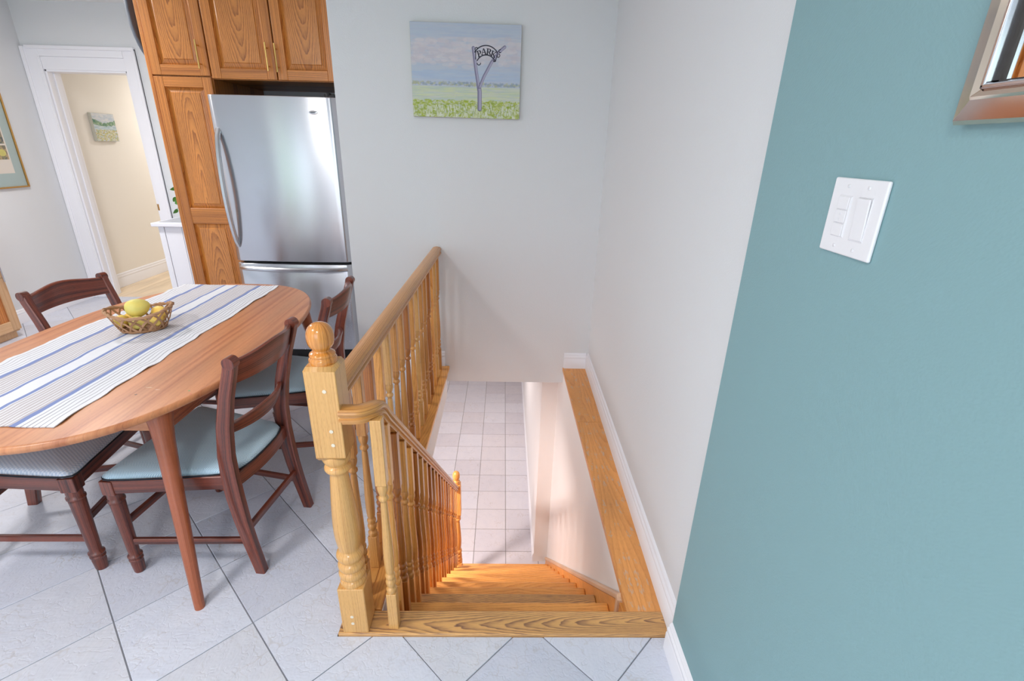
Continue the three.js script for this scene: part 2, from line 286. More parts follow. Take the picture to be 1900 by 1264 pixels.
WINS.forEach((W, i) => { // windows behind the viewer
  const w = structGroup('window_' + (i + 1), i ? 'white framed window behind the viewer by the teal wall' : 'white framed window behind the viewer by the left wall');
  const f = 0.06, m = (W.x0 + W.x1) / 2, z0 = ZF + 0.03, z1 = ZF + 0.11;
  part('window_frame', merge([box(W.x0, W.x0 + f, W.y0, W.y1, z0, z1), box(W.x1 - f, W.x1, W.y0, W.y1, z0, z1), box(W.x0, W.x1, W.y0, W.y0 + f, z0, z1), box(W.x0, W.x1, W.y1 - f, W.y1, z0, z1), box(m - 0.03, m + 0.03, W.y0, W.y1, z0, z1)]), M.trim, w);
  part('pane', box(W.x0 + f, m - 0.03, W.y0 + f, W.y1 - f, ZF + 0.065, ZF + 0.071), M.glass, w);
  part('pane', box(m + 0.03, W.x1 - f, W.y0 + f, W.y1 - f, ZF + 0.065, ZF + 0.071), M.glass, w);
});
{ // garden outside that window
  struct('lawn', box(-14, 8, -0.6, -0.4, 3, 16), M.lawn, 'lawn outside the window behind the viewer');
  const g = new THREE.IcosahedronGeometry(1, 5); const p = g.attributes.position;
  for (let i = 0; i < p.count; i++) { const v = V().fromBufferAttribute(p, i); v.multiplyScalar(1 + 0.18 * N3(v.x * 3, v.y * 3, v.z * 3) + 0.08 * N3(v.x * 9, v.y * 9, v.z * 9)); p.setXYZ(i, v.x, v.y, v.z); } g.computeVertexNormals();
  const b = solo('garden_bush', g, M.hedge, 'round green bush in the garden outside the window', 'bush', [-5.35, 0.6, 6.2]); b.scale.set(0.85, 2.3, 0.85);
}

// kitchen floor: square tiles laid on the diagonal
const HOLE = { x0: -0.538, z1: -1.180 };                              // the stair opening and its wooden edging
function clipHalf(poly, nx, nz, d) {                                  // keeps nx*x + nz*z <= d
  const out = [];
  for (let i = 0; i < poly.length; i++) {
    const a = poly[i], b = poly[(i + 1) % poly.length], da = nx * a[0] + nz * a[1] - d, db = nx * b[0] + nz * b[1] - d;
    if (da <= 0) out.push(a);
    if ((da < 0 && db > 0) || (da > 0 && db < 0)) { const t = da / (da - db); out.push([a[0] + (b[0] - a[0]) * t, a[1] + (b[1] - a[1]) * t]); }
  }
  return out;
}
const area = (p) => { let s = 0; for (let i = 0; i < p.length; i++) { const a = p[i], b = p[(i + 1) % p.length]; s += a[0] * b[1] - a[1] * b[0]; } return Math.abs(s) / 2; };
function tileGeo(poly, y0, y1, ch, ou, ov) {                          // convex slab with a small chamfer round its top
  const cx = poly.reduce((s, q) => s + q[0], 0) / poly.length, cz = poly.reduce((s, q) => s + q[1], 0) / poly.length;
  let sgn = 0; for (let i = 0; i < poly.length; i++) { const a = poly[i], b = poly[(i + 1) % poly.length]; sgn += a[0] * b[1] - a[1] * b[0]; }
  const P = sgn > 0 ? poly.slice().reverse() : poly, pos = [], uv = [];
  const ins = P.map(([x, z]) => { const l = Math.hypot(x - cx, z - cz) || 1; const k = ch * 1.3 / l; return [x + (cx - x) * k, z + (cz - z) * k]; });
  const put = (x, y, z) => { pos.push(x, y, z); uv.push(x + ou, z + ov); };
  for (let i = 0; i < P.length; i++) {
    const j = (i + 1) % P.length, a = P[i], b = P[j], c = ins[i], d = ins[j];
    put(a[0], y0, a[1]); put(b[0], y0, b[1]); put(b[0], y1 - ch, b[1]); put(a[0], y0, a[1]); put(b[0], y1 - ch, b[1]); put(a[0], y1 - ch, a[1]);
    put(a[0], y1 - ch, a[1]); put(b[0], y1 - ch, b[1]); put(d[0], y1, d[1]); put(a[0], y1 - ch, a[1]); put(d[0], y1, d[1]); put(c[0], y1, c[1]);
    if (i > 0 && i < P.length - 1) { put(ins[0][0], y1, ins[0][1]); put(ins[i][0], y1, ins[i][1]); put(ins[j][0], y1, ins[j][1]); }
  }
  const g = new THREE.BufferGeometry(); g.setAttribute('position', new THREE.Float32BufferAttribute(pos, 3)); g.setAttribute('uv', new THREE.Float32BufferAttribute(uv, 2)); g.computeVertexNormals(); return g;
}
{
  const fl = structGroup('floor', 'pale grey stone-look tile floor of the kitchen laid on the diagonal');
  part('grout_bed', merge([box(XL, HOLE.x0, -0.2, -0.0035, ZD - 0.12, ZF), box(HOLE.x0, 0.85, -0.2, -0.0035, HOLE.z1, ZF)]), M.grout, fl);
  const side = 0.3355, hd = side * Math.SQRT1_2, gap = 0.0019 * Math.SQRT2, nx = -1.080, nz = -1.469, rest = [];
  for (let i = -30; i < 30; i++) for (let j = -30; j < 30; j++) {
    const cx = nx + (i + j + 1) * hd, cz = nz + (i - j) * hd;
    if (cx < XL - hd || cx > TEALX + hd || cz < ZD - hd || cz > ZF + hd) continue;
    let poly = [[cx - hd + gap, cz], [cx, cz - hd + gap], [cx + hd - gap, cz], [cx, cz + hd - gap]];
    poly = clipHalf(poly, -1, 0, -XL); poly = clipHalf(poly, 0, -1, -ZD); poly = clipHalf(poly, 0, 1, ZF); poly = clipHalf(poly, 1, 0, TEALX);
    if (poly.length < 3) continue;
    const inHole = clipHalf(clipHalf(poly, -1, 0, -HOLE.x0), 0, 1, HOLE.z1); // part lost to the opening
    let pieces = [poly];
    if (inHole.length > 2 && area(inHole) > 1e-5) {
      pieces = [clipHalf(poly, 1, 0, HOLE.x0), clipHalf(clipHalf(poly, -1, 0, -HOLE.x0), 0, -1, -HOLE.z1)];
    }
    pieces = pieces.filter((q) => q.length > 2 && area(q) > 2e-5);
    if (!pieces.length) continue;
    const ou = rr(0, 5), ov = rr(0, 5), y1 = rr(-0.0004, 0.0004), two = pieces.length > 1;
    const g = two ? merge(pieces.map((q) => tileGeo(q, -0.004, y1, 0.0003, ou, ov))) : tileGeo(pieces[0], -0.004, y1, 0.0014, ou, ov);
    const seen = cz < -0.75 && cz > -1.2 - 4 && Math.abs(cx) < 0.6 - cz * 1.2;
    if (seen) part('tile', g, M.tiles[Math.floor(rnd() * 4)], fl); else rest.push(g);
  }
  const r = part('floor_tiles_beyond_view', merge(rest), M.tiles[0], fl); r.userData.kind = 'stuff';
}

// baseboards: a profile [[out, up], ...] swept along a wall line
const baseProf = (h, t) => [[0, 0], [t, 0], [t, h * 0.62], [t * 0.8, h * 0.66], [t * 0.92, h * 0.70], [t * 0.92, h * 0.78], [t * 0.55, h * 0.84], [t * 0.62, h * 0.9], [t * 0.3, h * 0.97], [0, h]];
function baseboard(name, a, b, h, t, m, label) {                      // the wall lies to the left of a->b seen from above
  const d = V().subVectors(b, a).normalize(), out = V(-d.z, 0, d.x);
  const g = sweep(baseProf(h, t), [a, b].map((p) => ({ p, a: out, b: V(0, 1, 0) })));
  return struct(name, g, m, label);
}
baseboard('baseboard_right', V(wallX(ZB), 0, ZB), V(wallX(TEALZ), 0, TEALZ), 0.135, 0.016, M.trim, 'white moulded baseboard above the wooden stairwell ledge');
baseboard('baseboard_accent', V(TEALX, 0, TEALZ), V(TEALX, 0, ZF), 0.115, 0.016, M.trim, 'white moulded baseboard under the teal wall');
baseboard('baseboard_back', V(0.472, 0, ZB), V(wallX(ZB) - 0.012, 0, ZB), 0.128, 0.014, M.trim, 'short piece of white baseboard in the corner above the ledge');
baseboard('baseboard_fridge', V(-1.045, 0, ZB), V(-0.42, 0, ZB), 0.128, 0.014, M.trim, 'white baseboard on the stair wall beside the balusters');
baseboard('baseboard_left', V(XL, 0, ZF), V(XL, 0, ZD + 0.02), 0.12, 0.015, M.trim, 'white baseboard along the far left wall');

// ------------------------------------------------------------------ doorway and hall
{
  const d = structGroup('door_1', 'white moulded casing of the open doorway to the hall');
  const cs = (x0, x1, y0, y1, r) => [rb(x0, x1, y0, y1, ZD, ZD + 0.018, r), rb(x0 + (x1 - x0) * 0.12, x1 - (x1 - x0) * 0.35, y0, y1, ZD + 0.01, ZD + 0.026, 0.004)];
  part('casing', merge([rb(XL + 0.002, DOOR.x0, 0, 2.275, ZD, ZD + 0.02, 0.004), rb(XL + 0.002, XL + 0.035, 0, 2.275, ZD, ZD + 0.032, 0.006), rb(DOOR.x0 - 0.022, DOOR.x0 - 0.006, 0, 2.20, ZD, ZD + 0.026, 0.004)]), M.trim, d);
  part('casing', merge([rb(DOOR.x1, DOOR.x1 + 0.11, 0, 2.275, ZD, ZD + 0.02, 0.004), rb(DOOR.x1 + 0.085, DOOR.x1 + 0.11, 0, 2.275, ZD, ZD + 0.032, 0.006)]), M.trim, d);
  part('head_casing', merge([rb(DOOR.x0, DOOR.x1, DOOR.h + 0.1, 2.275, ZD, ZD + 0.022, 0.004, 0), rb(DOOR.x0 - 0.1, DOOR.x1 + 0.11, 2.255, 2.285, ZD, ZD + 0.034, 0.006, 0), rb(DOOR.x0, DOOR.x1, DOOR.h - 0.002, DOOR.h + 0.1, ZD, ZD + 0.012, 0.003, 0)]), M.trim, d);
  part('jamb', merge([rb(DOOR.x0, DOOR.x0 + 0.018, 0, DOOR.h, ZD - 0.14, ZD + 0.004, 0.003), rb(DOOR.x0 + 0.018, DOOR.x0 + 0.03, 0, DOOR.h, ZD - 0.10, ZD - 0.055, 0.002)]), M.trim, d);
  part('jamb', merge([rb(DOOR.x1 - 0.018, DOOR.x1, 0, DOOR.h, ZD - 0.14, ZD + 0.004, 0.003), rb(DOOR.x1 - 0.03, DOOR.x1 - 0.018, 0, DOOR.h, ZD - 0.10, ZD - 0.055, 0.002)]), M.trim, d);
  part('head_jamb', rb(DOOR.x0, DOOR.x1, DOOR.h - 0.018, DOOR.h, ZD - 0.14, ZD + 0.004, 0.003, 0), M.trim, d);
  part('strike_plate', merge([rb(DOOR.x1 - 0.0205, DOOR.x1 - 0.017, 0.895, 0.955, ZD - 0.05, ZD + 0.002, 0.001), rb(DOOR.x1 - 0.002, DOOR.x1 + 0.012, 0.895, 0.955, ZD + 0.018, ZD + 0.0225, 0.001)]), M.brass, d);
}
const HX0 = -4.24, HX1 = -2.9, HZ1 = -8.2;
struct('wall_hall_left', box(HX0 - 0.1, HX0, -0.3, 2.5, HZ1, ZD - 0.12), M.cream, 'cream hall wall seen through the doorway');
struct('wall_hall_right', box(HX1, HX1 + 0.1, -0.3, 2.5, HZ1, ZD - 0.12), M.cream, 'cream wall on the right of the hall');
struct('wall_hall_end', box(HX0 - 0.1, HX1 + 0.1, -0.3, 2.5, HZ1 - 0.1, HZ1), M.cream, 'cream wall at the end of the hall');
struct('ceiling_hall', box(HX0 - 0.1, HX1 + 0.1, 2.5, 2.6, HZ1 - 0.1, ZD - 0.12), M.ceiling, 'white hall ceiling');
{
  const f = structGroup('floor_hall', 'light honey-coloured wooden strip floor of the hall');
  part('subfloor', box(HX0, HX1, -0.2, -0.012, HZ1, ZD - 0.0), M.hallFloor, f);
  for (let i = 0; i < 15; i++) { const x = HX0 + i * 0.09; part('plank', rb(x + 0.0008, Math.min(HX1, x + 0.0892), -0.011, -0.001, HZ1, ZD - 0.005, 0.001, 2), M.hallFloor, f); }
}
baseboard('baseboard_hall', V(HX0, 0, ZD - 0.14), V(HX0, 0, HZ1), 0.15, 0.016, M.trim, 'white baseboard along the cream hall wall');
{
  const l = thing('hall_ceiling_lamp', 'round flush lamp on the hall ceiling', 'lamp', [HALL_LAMP[0], 2.44, HALL_LAMP[1]]);
  part('shade', lathe([[0.0005, -0.06], [0.08, -0.055], [0.14, -0.03], [0.16, 0.0]]), M.lampGlow, l); part('base', lathe([[0.17, 0.0], [0.17, 0.06], [0.001, 0.06]]), M.trim, l);
  const a = areaLight(HALL_LAMP[0], 2.37, HALL_LAMP[1], HALL_LAMP[0] - 0.001, 0, HALL_LAMP[1], 0.3, 0.3, HALLC, 63);
}

// ------------------------------------------------------------------ kitchen ceiling lamps (above the frame)
CEIL_LAMPS.forEach(([x, z], i) => {
  const where = ['before the dining table', 'above the viewer', 'by the doorway wall', 'by the left-hand window'][i];
  const l = thing('ceiling_lamp', 'round white flush ceiling lamp ' + where, 'lamp', [x, CEIL, z], 0, 'flush ceiling lamps');
  part('base', lathe([[0.001, -0.03], [0.2, -0.03], [0.2, 0]]), M.trim, l);
  part('shade', lathe([[0.0005, -0.085], [0.1, -0.08], [0.17, -0.055], [0.19, -0.03]]), M.lampGlow, l);
  areaLight(x, CEIL - 0.09, z, x, 0, z - 0.001, 0.34, 0.34, NEUTRAL, LAMP_POWER[i]);
});

// ------------------------------------------------------------------ the lower floor and the stairwell below
const LOW = -2.2, LX0 = -2.1, LZ1 = -8.3, LZ0 = -1.0;
const corrX = (z) => 0.345 - 0.006 * (z + 3.65), wellX = (z) => 0.474;
{
  const f = structGroup('floor_lower', 'pale pinkish square tile floor downstairs');
  part('grout_bed', box(LX0, 0.6, LOW - 0.2, LOW - 0.003, LZ1, LZ0), M.lowGrout, f);
  const px = 0.316, pz = 0.305; const rest = [];
  for (let i = -6; i < 3; i++) for (let j = -13; j < 11; j++) {
    const x0 = -0.24 + i * px, z0 = -4.384 + j * pz; if (x0 + px < LX0 || x0 > 0.45 || z0 < LZ1 || z0 + pz > LZ0) continue;
    const g = 0.0028, poly = [[x0 + g, z0 + g], [x0 + px - g, z0 + g], [x0 + px - g, z0 + pz - g], [x0 + g, z0 + pz - g]];
    const q = tileGeo(poly, LOW - 0.005, LOW, 0.0015, rr(0, 5), rr(0, 5));
    if (z0 < -3.3 && x0 > -1.1) part('tile', q, M.lowTiles[Math.floor(rnd() * 3)], f); else rest.push(q);
  }
  part('tiles_beyond_view', merge(rest), M.lowTiles[0], f).userData.kind = 'stuff';
}
struct('wall_stair_right', merge([prism([[wellX(-1.0), -1.0], [wellX(-3.65), -3.65], [0.62, -3.65], [0.62, -1.0]], LOW, -0.02)]), M.lowerWall, 'white stairwell wall below the wooden ledge');
struct('wall_corridor_right', prism([[corrX(-3.65), -3.65], [corrX(LZ1), LZ1], [0.62, LZ1], [0.62, -3.65]], LOW, -0.12), M.lowerWall, 'cream corridor wall beyond the foot of the stairs');
struct('wall_lower_left', box(LX0 - 0.1, LX0, LOW, -0.25, LZ1, LZ0), M.lowerWall, 'wall on the left of the lower room');
struct('wall_lower_end', box(LX0 - 0.1, 0.62, LOW, -0.12, LZ1 - 0.1, LZ1), M.lowerWall, 'wall at the end of the lower corridor');
struct('wall_lower_front', box(LX0 - 0.1, 0.62, LOW, -0.21, LZ0, LZ0 + 0.1), M.lowerWall, 'wall under the kitchen behind the stairs');
struct('ceiling_lower', merge([box(LX0 - 0.1, 0.62, -0.12, -0.02, LZ1 - 0.1, -4.2), box(LX0 - 0.1, -0.44, -0.235, -0.202, -4.2, LZ0), box(LX0 - 0.1, -1.045, -0.22, -0.12, -4.3, -4.2)]), M.lowerWall, 'white ceiling of the lower room');
struct('trim_1', box(-0.425, -0.411, -0.235, -0.012, ZB, -1.27), M.lowerWall, 'white fascia on the edge of the floor under the balusters');
{ const d = V(corrX(LZ1) - corrX(-3.65), 0, LZ1 + 3.65).normalize(); baseboard('baseboard_corridor', V(corrX(LZ1), LOW, LZ1), V(corrX(-3.65), LOW, -3.65), 0.1, 0.014, M.trim, 'white baseboard along the lower corridor'); }
LOWER_LAMP.forEach(([x, z], i) => {
  const l = thing('lower_ceiling_lamp', i ? 'warm round lamp on the lower corridor ceiling' : 'warm round lamp on the lower room ceiling', 'lamp', [x, i ? -0.12 : -0.235, z]);
  part('shade', lathe([[0.0005, -0.07], [0.08, -0.065], [0.13, -0.04], [0.15, -0.012]]), M.lampGlow, l); part('base', lathe([[0.001, -0.012], [0.16, -0.012], [0.16, 0]]), M.trim, l);
  areaLight(x, (i ? -0.12 : -0.235) - 0.08, z, x, LOW, z - 0.001, 0.2, 0.2, WARM, i ? 128 : 365);
});

// ------------------------------------------------------------------ staircase
const RISE = 0.2, RUN = 0.2155, NZ = -1.274, NT = 10;                  // NZ: back edge of the top nosing
{
  const s = thing('staircase', 'golden oak staircase going down to the lower floor', 'staircase', [0, 0, 0]);
  const tn = thing('landing_nosing', 'oak nosing board along the top of the stairs with bold V-shaped grain', 'nosing board'); part('board', wuv(new RoundedBoxGeometry(1.128, 0.037, 0.093, 2, 0.006).translate(0.028, -0.0075, -1.2275), 0, 0.9275, 2.2), M.oakTread, tn);
  const xl = -0.405;
  for (let k = 1; k <= NT; k++) {
    const y = -RISE * k, z0 = NZ - RUN * k, xr = wellX(z0) - 0.016;
    const t = part('tread', rb(xl, xr, y - 0.028, y, z0, z0 + RUN + 0.03, 0.008, 0, 2), k === 2 ? M.oakTread : M.oakStair, s);
    part('riser', box(xl + 0.01, xr, y - RISE + 0.001, y - 0.026, z0 + 0.022, z0 + 0.04, 0), M.oakStair, s);
  }
  part('riser', box(xl + 0.01, wellX(NZ) - 0.016, -RISE + 0.001, -0.024, NZ + 0.022, NZ + 0.04, 0), M.oakStair, s);
  // stringer on the open side, skirting board and its cap on the wall side
  const line = (z) => (z - NZ) * (RISE / RUN);                        // nosing line
  const open = extr([[NZ + 0.02, -0.03], [NZ - RUN * NT, line(NZ - RUN * NT) - 0.03], [NZ - RUN * NT - 0.02, LOW], [NZ - RUN * NT + 0.27, LOW], [NZ + 0.02, -0.36]].map(([z, y]) => [-z, y]), 0.024);
  open.rotateY(Math.PI / 2); part('open_stringer', wuv(open.translate(-0.418, 0, 0), 2), M.oakStair, s);
  const z9 = -3.62, skirtPts = [[NZ + 0.005, -0.02], [NZ + 0.005, -0.3], [-3.4, LOW], [z9, LOW], [z9, line(z9) + 0.034], [NZ - 0.09, line(NZ - 0.09) + 0.047], [NZ - 0.03, -0.02]];
  const sk = extr(skirtPts.map(([z, y]) => [-z, y]), 0.014); sk.rotateY(Math.PI / 2); const k = sk.attributes.position;
  for (let i = 0; i < k.count; i++) k.setX(i, k.getX(i) + wellX(k.getZ(i)) - 0.0085);
  part('skirt_board', wuv(sk, 2), M.oakStair, s);
  const capPts = [V(wellX(NZ - 0.085) - 0.012, line(NZ - 0.085) + 0.060, NZ - 0.085), V(wellX(z9) - 0.012, line(z9) + 0.045, z9)];
  part('skirt_cap', bar(capPts[0], capPts[1], rect(0.022, 0.026, 0.006)), M.oakWash, s);
  part('skirt_end', rb(wellX(NZ) - 0.024, wellX(NZ) - 0.001, -0.12, -0.019, NZ - 0.098, NZ - 0.070, 0.003), M.oakWash, s);
}
{ // ledge on top of the stairwell wall
  const l = thing('stairwell_ledge', 'worn oak ledge on the stairwell wall beside the white baseboard', 'ledge', [0, 0, 0]);
  const pl = (za, zb) => { const g = prism([[wellX(za) - 0.008, za], [wallX(za) - 0.012, za], [wallX(zb) - 0.012, zb], [wellX(zb) - 0.008, zb]], -0.018, 0.006); return wuv(g, 2); };
  part('board', pl(NZ, -2.581), M.oakLedge, l); part('board', pl(-2.583, ZB), M.oakLedge, l);
}
// ------------------------------------------------------------------ balustrades
function balusterGeo(h, blockLow, turnTop) {                           // square - turned - square
  const w = 0.034, a = blockLow, b = turnTop, t = b - a, g = [];
  g.push(rb(-w / 2, w / 2, 0, a, -w / 2, w / 2, 0.003)); g.push(rb(-w / 2, w / 2, b, h, -w / 2, w / 2, 0.003));
  const R = 0.0165, prof = [[0.013, a - 0.006], [R, a + 0.004], [R * 1.02, a + 0.016], [0.0115, a + 0.024], [0.0155, a + 0.034], [0.017, a + 0.048], [0.0125, a + 0.058], [0.016, a + 0.064], [0.016, a + 0.074], [0.012, a + 0.082], [0.0145, a + 0.09],
    [0.0165, a + t * 0.34], [0.0155, a + t * 0.46], [0.0125, a + t * 0.64], [0.0105, b - 0.076], [0.0095, b - 0.066], [0.0150, b - 0.058], [0.0150, b - 0.05], [0.0105, b - 0.043], [0.0135, b - 0.033], [0.0165, b - 0.02], [0.0165, b - 0.008], [0.013, b + 0.006]];
  g.push(lathe(spline(prof, 3), 14)); return merge(g);
}
const railProf = [[-0.020, -0.030], [0.020, -0.030], [0.020, -0.020], [0.029, -0.017], [0.029, -0.009], [0.023, -0.005], [0.022, 0.000], [0.029, 0.004], [0.0315, 0.012], [0.029, 0.020], [0.022, 0.026], [0.011, 0.029], [0, 0.030], [-0.011, 0.029], [-0.022, 0.026], [-0.029, 0.020], [-0.0315, 0.012], [-0.029, 0.004], [-0.022, 0.000], [-0.023, -0.005], [-0.029, -0.009], [-0.029, -0.017], [-0.020, -0.020]];
{
  const g = thing('guard_railing', 'level oak guard railing with turned balusters running to the back wall', 'railing', [-0.480, 0, -1.28], -0.0129);
  part('handrail', sweep(railProf, framesAlong([V(0, 0.876, 0.01), V(0, 0.876, -2.085)]), true, 0.38), M.oak, g);
  part('shoe_board', rb(-0.058, 0.066, -0.018, 0.010, -2.088, -0.0, 0.004, 2), M.oakStair, g);
  const geos = [0, 1, 2].map(() => balusterGeo(0.842, 0.155, 0.60));
  for (let i = 0; i < 16; i++) { const b = part('baluster', geos[i % 3], [M.oak, M.oakStair, M.oak, M.oakPale, M.oakDeep][(i * 7) % 5], g); b.position.set(0, 0.009, -0.065 - i * 0.1305); if (i < 15) part('fillet', rb(-0.017, 0.017, 0.0095, 0.015, -0.065 - i * 0.1305 - 0.1125, -0.065 - i * 0.1305 - 0.018, 0.002, 2), i % 2 ? M.oakDeep : M.oakStair, g); }
}
const SX = -0.363, railY = (z) => 0.800 - 0.93 * (-1.30 - z);           // centre of the sloping handrail
{
  const g = thing('stair_railing', 'sloping oak stair railing with turned balusters going down to the small newel', 'railing', [SX, 0, 0]);
  const pts = []; const zT = -1.205, yT = 0.846;
  const ctrl = [V(-0.082, yT, zT), V(-0.055, yT, zT), V(-0.028, yT, zT - 0.004), V(-0.006, yT - 0.003, zT - 0.028), V(0, railY(-1.285) + 0.012, -1.275), V(0, railY(-1.34), -1.34)];
  const c = new THREE.CatmullRomCurve3(ctrl, false, 'centripetal'); for (const q of c.getPoints(28)) pts.push(q);
  pts.push(V(0, railY(-3.385), -3.385));
  const fr = framesAlong(pts); part('handrail', sweep(railProf.map(([a, b]) => [a * 0.8, b * 0.82]), fr, true, 0.38), M.oak, g);
  for (let i = 0; i < 20; i++) {
    const z = -1.216 - i * 0.1078; if (z < -3.36) break;
    const k = z > NZ ? 0 : Math.floor((NZ - z) / RUN + 1), y0 = k ? -RISE * k : 0.010, top = i ? railY(z) - 0.030 : 0.828;
    const b = part('baluster', balusterGeo(top - y0, Math.max(0.07, top - y0 - 0.66), top - y0 - 0.225), i < 1 ? M.oakPale : [M.oak, M.oakDeep, M.oakStair][(i * 5) % 3], g); b.position.set(i ? 0 : 0.012, y0, z);
  }
}
function newel(name, label, pos, s, m, plugs) {
  const n = thing(name, label, 'newel post', pos);
  const w = 0.086 * s, H = (y) => y;
  part('base_block', rb(-w / 2, w / 2, plugs.low, 0.205, -w / 2, w / 2, 0.004, 1, 2), m, n);
  const R = s * 0.93, prof = [[0.044, 0.20], [0.0455, 0.212], [0.043, 0.222], [0.037, 0.228], [0.044, 0.236], [0.0465, 0.246], [0.044, 0.256], [0.037, 0.262], [0.0435, 0.270], [0.0455, 0.280], [0.043, 0.290], [0.036, 0.297], [0.040, 0.305], [0.046, 0.318], [0.043, 0.332], [0.034, 0.342], [0.036, 0.352], [0.042, 0.40], [0.0425, 0.44], [0.039, 0.51], [0.034, 0.57], [0.030, 0.615], [0.0285, 0.635], [0.036, 0.643], [0.042, 0.652], [0.040, 0.662], [0.033, 0.668], [0.038, 0.675], [0.044, 0.686], [0.0445, 0.700], [0.042, 0.715]].map(([r, y]) => [r * R, y]);
  part('turned_shaft', lathe(spline(prof, 4), 36), m, n);
  const blk = new THREE.CylinderGeometry(w * 0.60, w * 0.7071, 0.012, 4, 1); blk.rotateY(Math.PI / 4);
  const blk2 = new THREE.CylinderGeometry(w * 0.7071, w * 0.62, 0.010, 4, 1); blk2.rotateY(Math.PI / 4);
  part('upper_block', merge([rb(-w / 2, w / 2, 0.71, 0.985, -w / 2, w / 2, 0.003, 1, 2), wuv(blk.toNonIndexed().translate(0, 0.989, 0), 1), wuv(blk2.toNonIndexed().translate(0, 0.706, 0), 1)]), m, n);
  const fin = [[0.040, 0.990], [0.0425, 1.000], [0.0425, 1.010], [0.038, 1.017], [0.040, 1.021], [0.038, 1.027], [0.030, 1.032], [0.0255, 1.037], [0.029, 1.042], [0.0365, 1.052], [0.0405, 1.066], [0.0415, 1.080], [0.0395, 1.096], [0.033, 1.111], [0.022, 1.121], [0.010, 1.1255], [0.0005, 1.1265]].map(([r, y]) => [r * s * 0.87, 0.99 + (y - 0.99) * 0.87]);
  part('ball_finial', lathe(spline(fin, 3), 36), m === M.oakPale ? M.oakBall : m, n);
  for (const [y, dx] of plugs.at) { const p = new THREE.CylinderGeometry(0.0055, 0.0055, 0.003, 12); p.rotateX(Math.PI / 2); part('wood_plug', T(flat(p), dx, y, w / 2 + 0.0002), M.plugs, n); }
  return n;
}
M.oakBall = phy({ color: 0xfff0d2, map: oakStr, roughness: 0.22, clearcoat: 0.7, clearcoatRoughness: 0.08 });
M.plugs = std({ color: 0xe9dcc6, roughness: 0.5 });
const bigNewel = newel('newel_post', 'large pale oak newel post with a ball finial at the top of the stairs', [-0.475, 0, -1.229], 1, M.oakPale, { low: 0.010, at: [[0.925, 0.008], [0.80, 0.012], [0.755, 0.012], [0.085, -0.006], [0.055, -0.006]] }); bigNewel.rotation.z = 0.009;
{
  const n = newel('newel_post', 'small orange oak newel post with a round top at the foot of the stairs', [SX, LOW, -3.43], 0.86, M.oakStair, { low: 0, at: [] });
  n.scale.y = 1.09;
}

// ------------------------------------------------------------------ oak cabinets round the fridge
function cabinetDoor(parent, x0, x1, y0, y1, z, mids, handle, name = 'door') { // frame-and-raised-panel door, front face at z
  const w = 0.058, t = 0.022, fr = [rb(x0, x0 + w, y0, y1, z - t, z, 0.003, 1), rb(x1 - w, x1, y0, y1, z - t, z, 0.003, 1)];
  const rails = [[y0, y0 + w], ...mids, [y1 - w, y1]];
  for (const [a, b] of rails) fr.push(rb(x0 + w, x1 - w, a, b, z - t, z - 0.0006, 0.003, 0));
  const d = part(name, merge(fr), M.cabS, parent);
  for (let i = 0; i < rails.length - 1; i++) {
    const a = rails[i][1], b = rails[i + 1][0], cx = (x0 + x1) / 2, cy = (a + b) / 2, W = x1 - x0 - 2 * w, Hh = b - a, e = 0.03;
    const g = [];
    const ring = [[W / 2, Hh / 2, z - 0.006], [W / 2 - 0.004, Hh / 2 - 0.004, z - 0.019], [W / 2 - e, Hh / 2 - e, z - 0.008], [W / 2 - e - 0.003, Hh / 2 - e - 0.003, z - 0.003]];
    const pos = []; const crn = (r) => [[-r[0], -r[1]], [r[0], -r[1]], [r[0], r[1]], [-r[0], r[1]]].map(([x, y]) => [cx + x, cy + y, r[2]]);
    for (let k = 0; k < 3; k++) { const A = crn(ring[k]), B = crn(ring[k + 1]); for (let j = 0; j < 4; j++) { const n = (j + 1) % 4; pos.push(...A[j], ...A[n], ...B[n], ...A[j], ...B[n], ...B[j]); } }
    const F = crn(ring[3]); pos.push(...F[0], ...F[1], ...F[2], ...F[0], ...F[2], ...F[3]);
    const q = new THREE.BufferGeometry(); q.setAttribute('position', new THREE.Float32BufferAttribute(pos, 3)); q.computeVertexNormals(); wuvPanel(q, cx, rr(0, 5));
    part('panel', q, M.cab, d);
    part('panel_back', box(x0 + w, x1 - w, a, b, z - t, z - 0.0195), M.cabS, d);
  }
  if (handle) {
    const [hx, ha, hb] = handle; const r = 0.0055;
    const post = (y) => bar(V(hx, y, z - 0.001), V(hx, y, z + 0.03), circ(0.004, 8));
    part('handle', merge([bar(V(hx, ha, z + 0.03), V(hx, hb, z + 0.03), circ(r, 12), V(0, 0, 1)), post(ha + 0.028), post(hb - 0.028)]), M.brass, d);
  }
  return d;
}
function wuvPanel(g, cx, ov) { const p = g.attributes.position, uv = new Float32Array(p.count * 2); for (let i = 0; i < p.count; i++) { uv[i * 2] = p.getX(i) - cx + 0.12; uv[i * 2 + 1] = p.getY(i) + ov; } g.setAttribute('uv', new THREE.BufferAttribute(uv, 2)); return g; }
const ZP = -3.48;
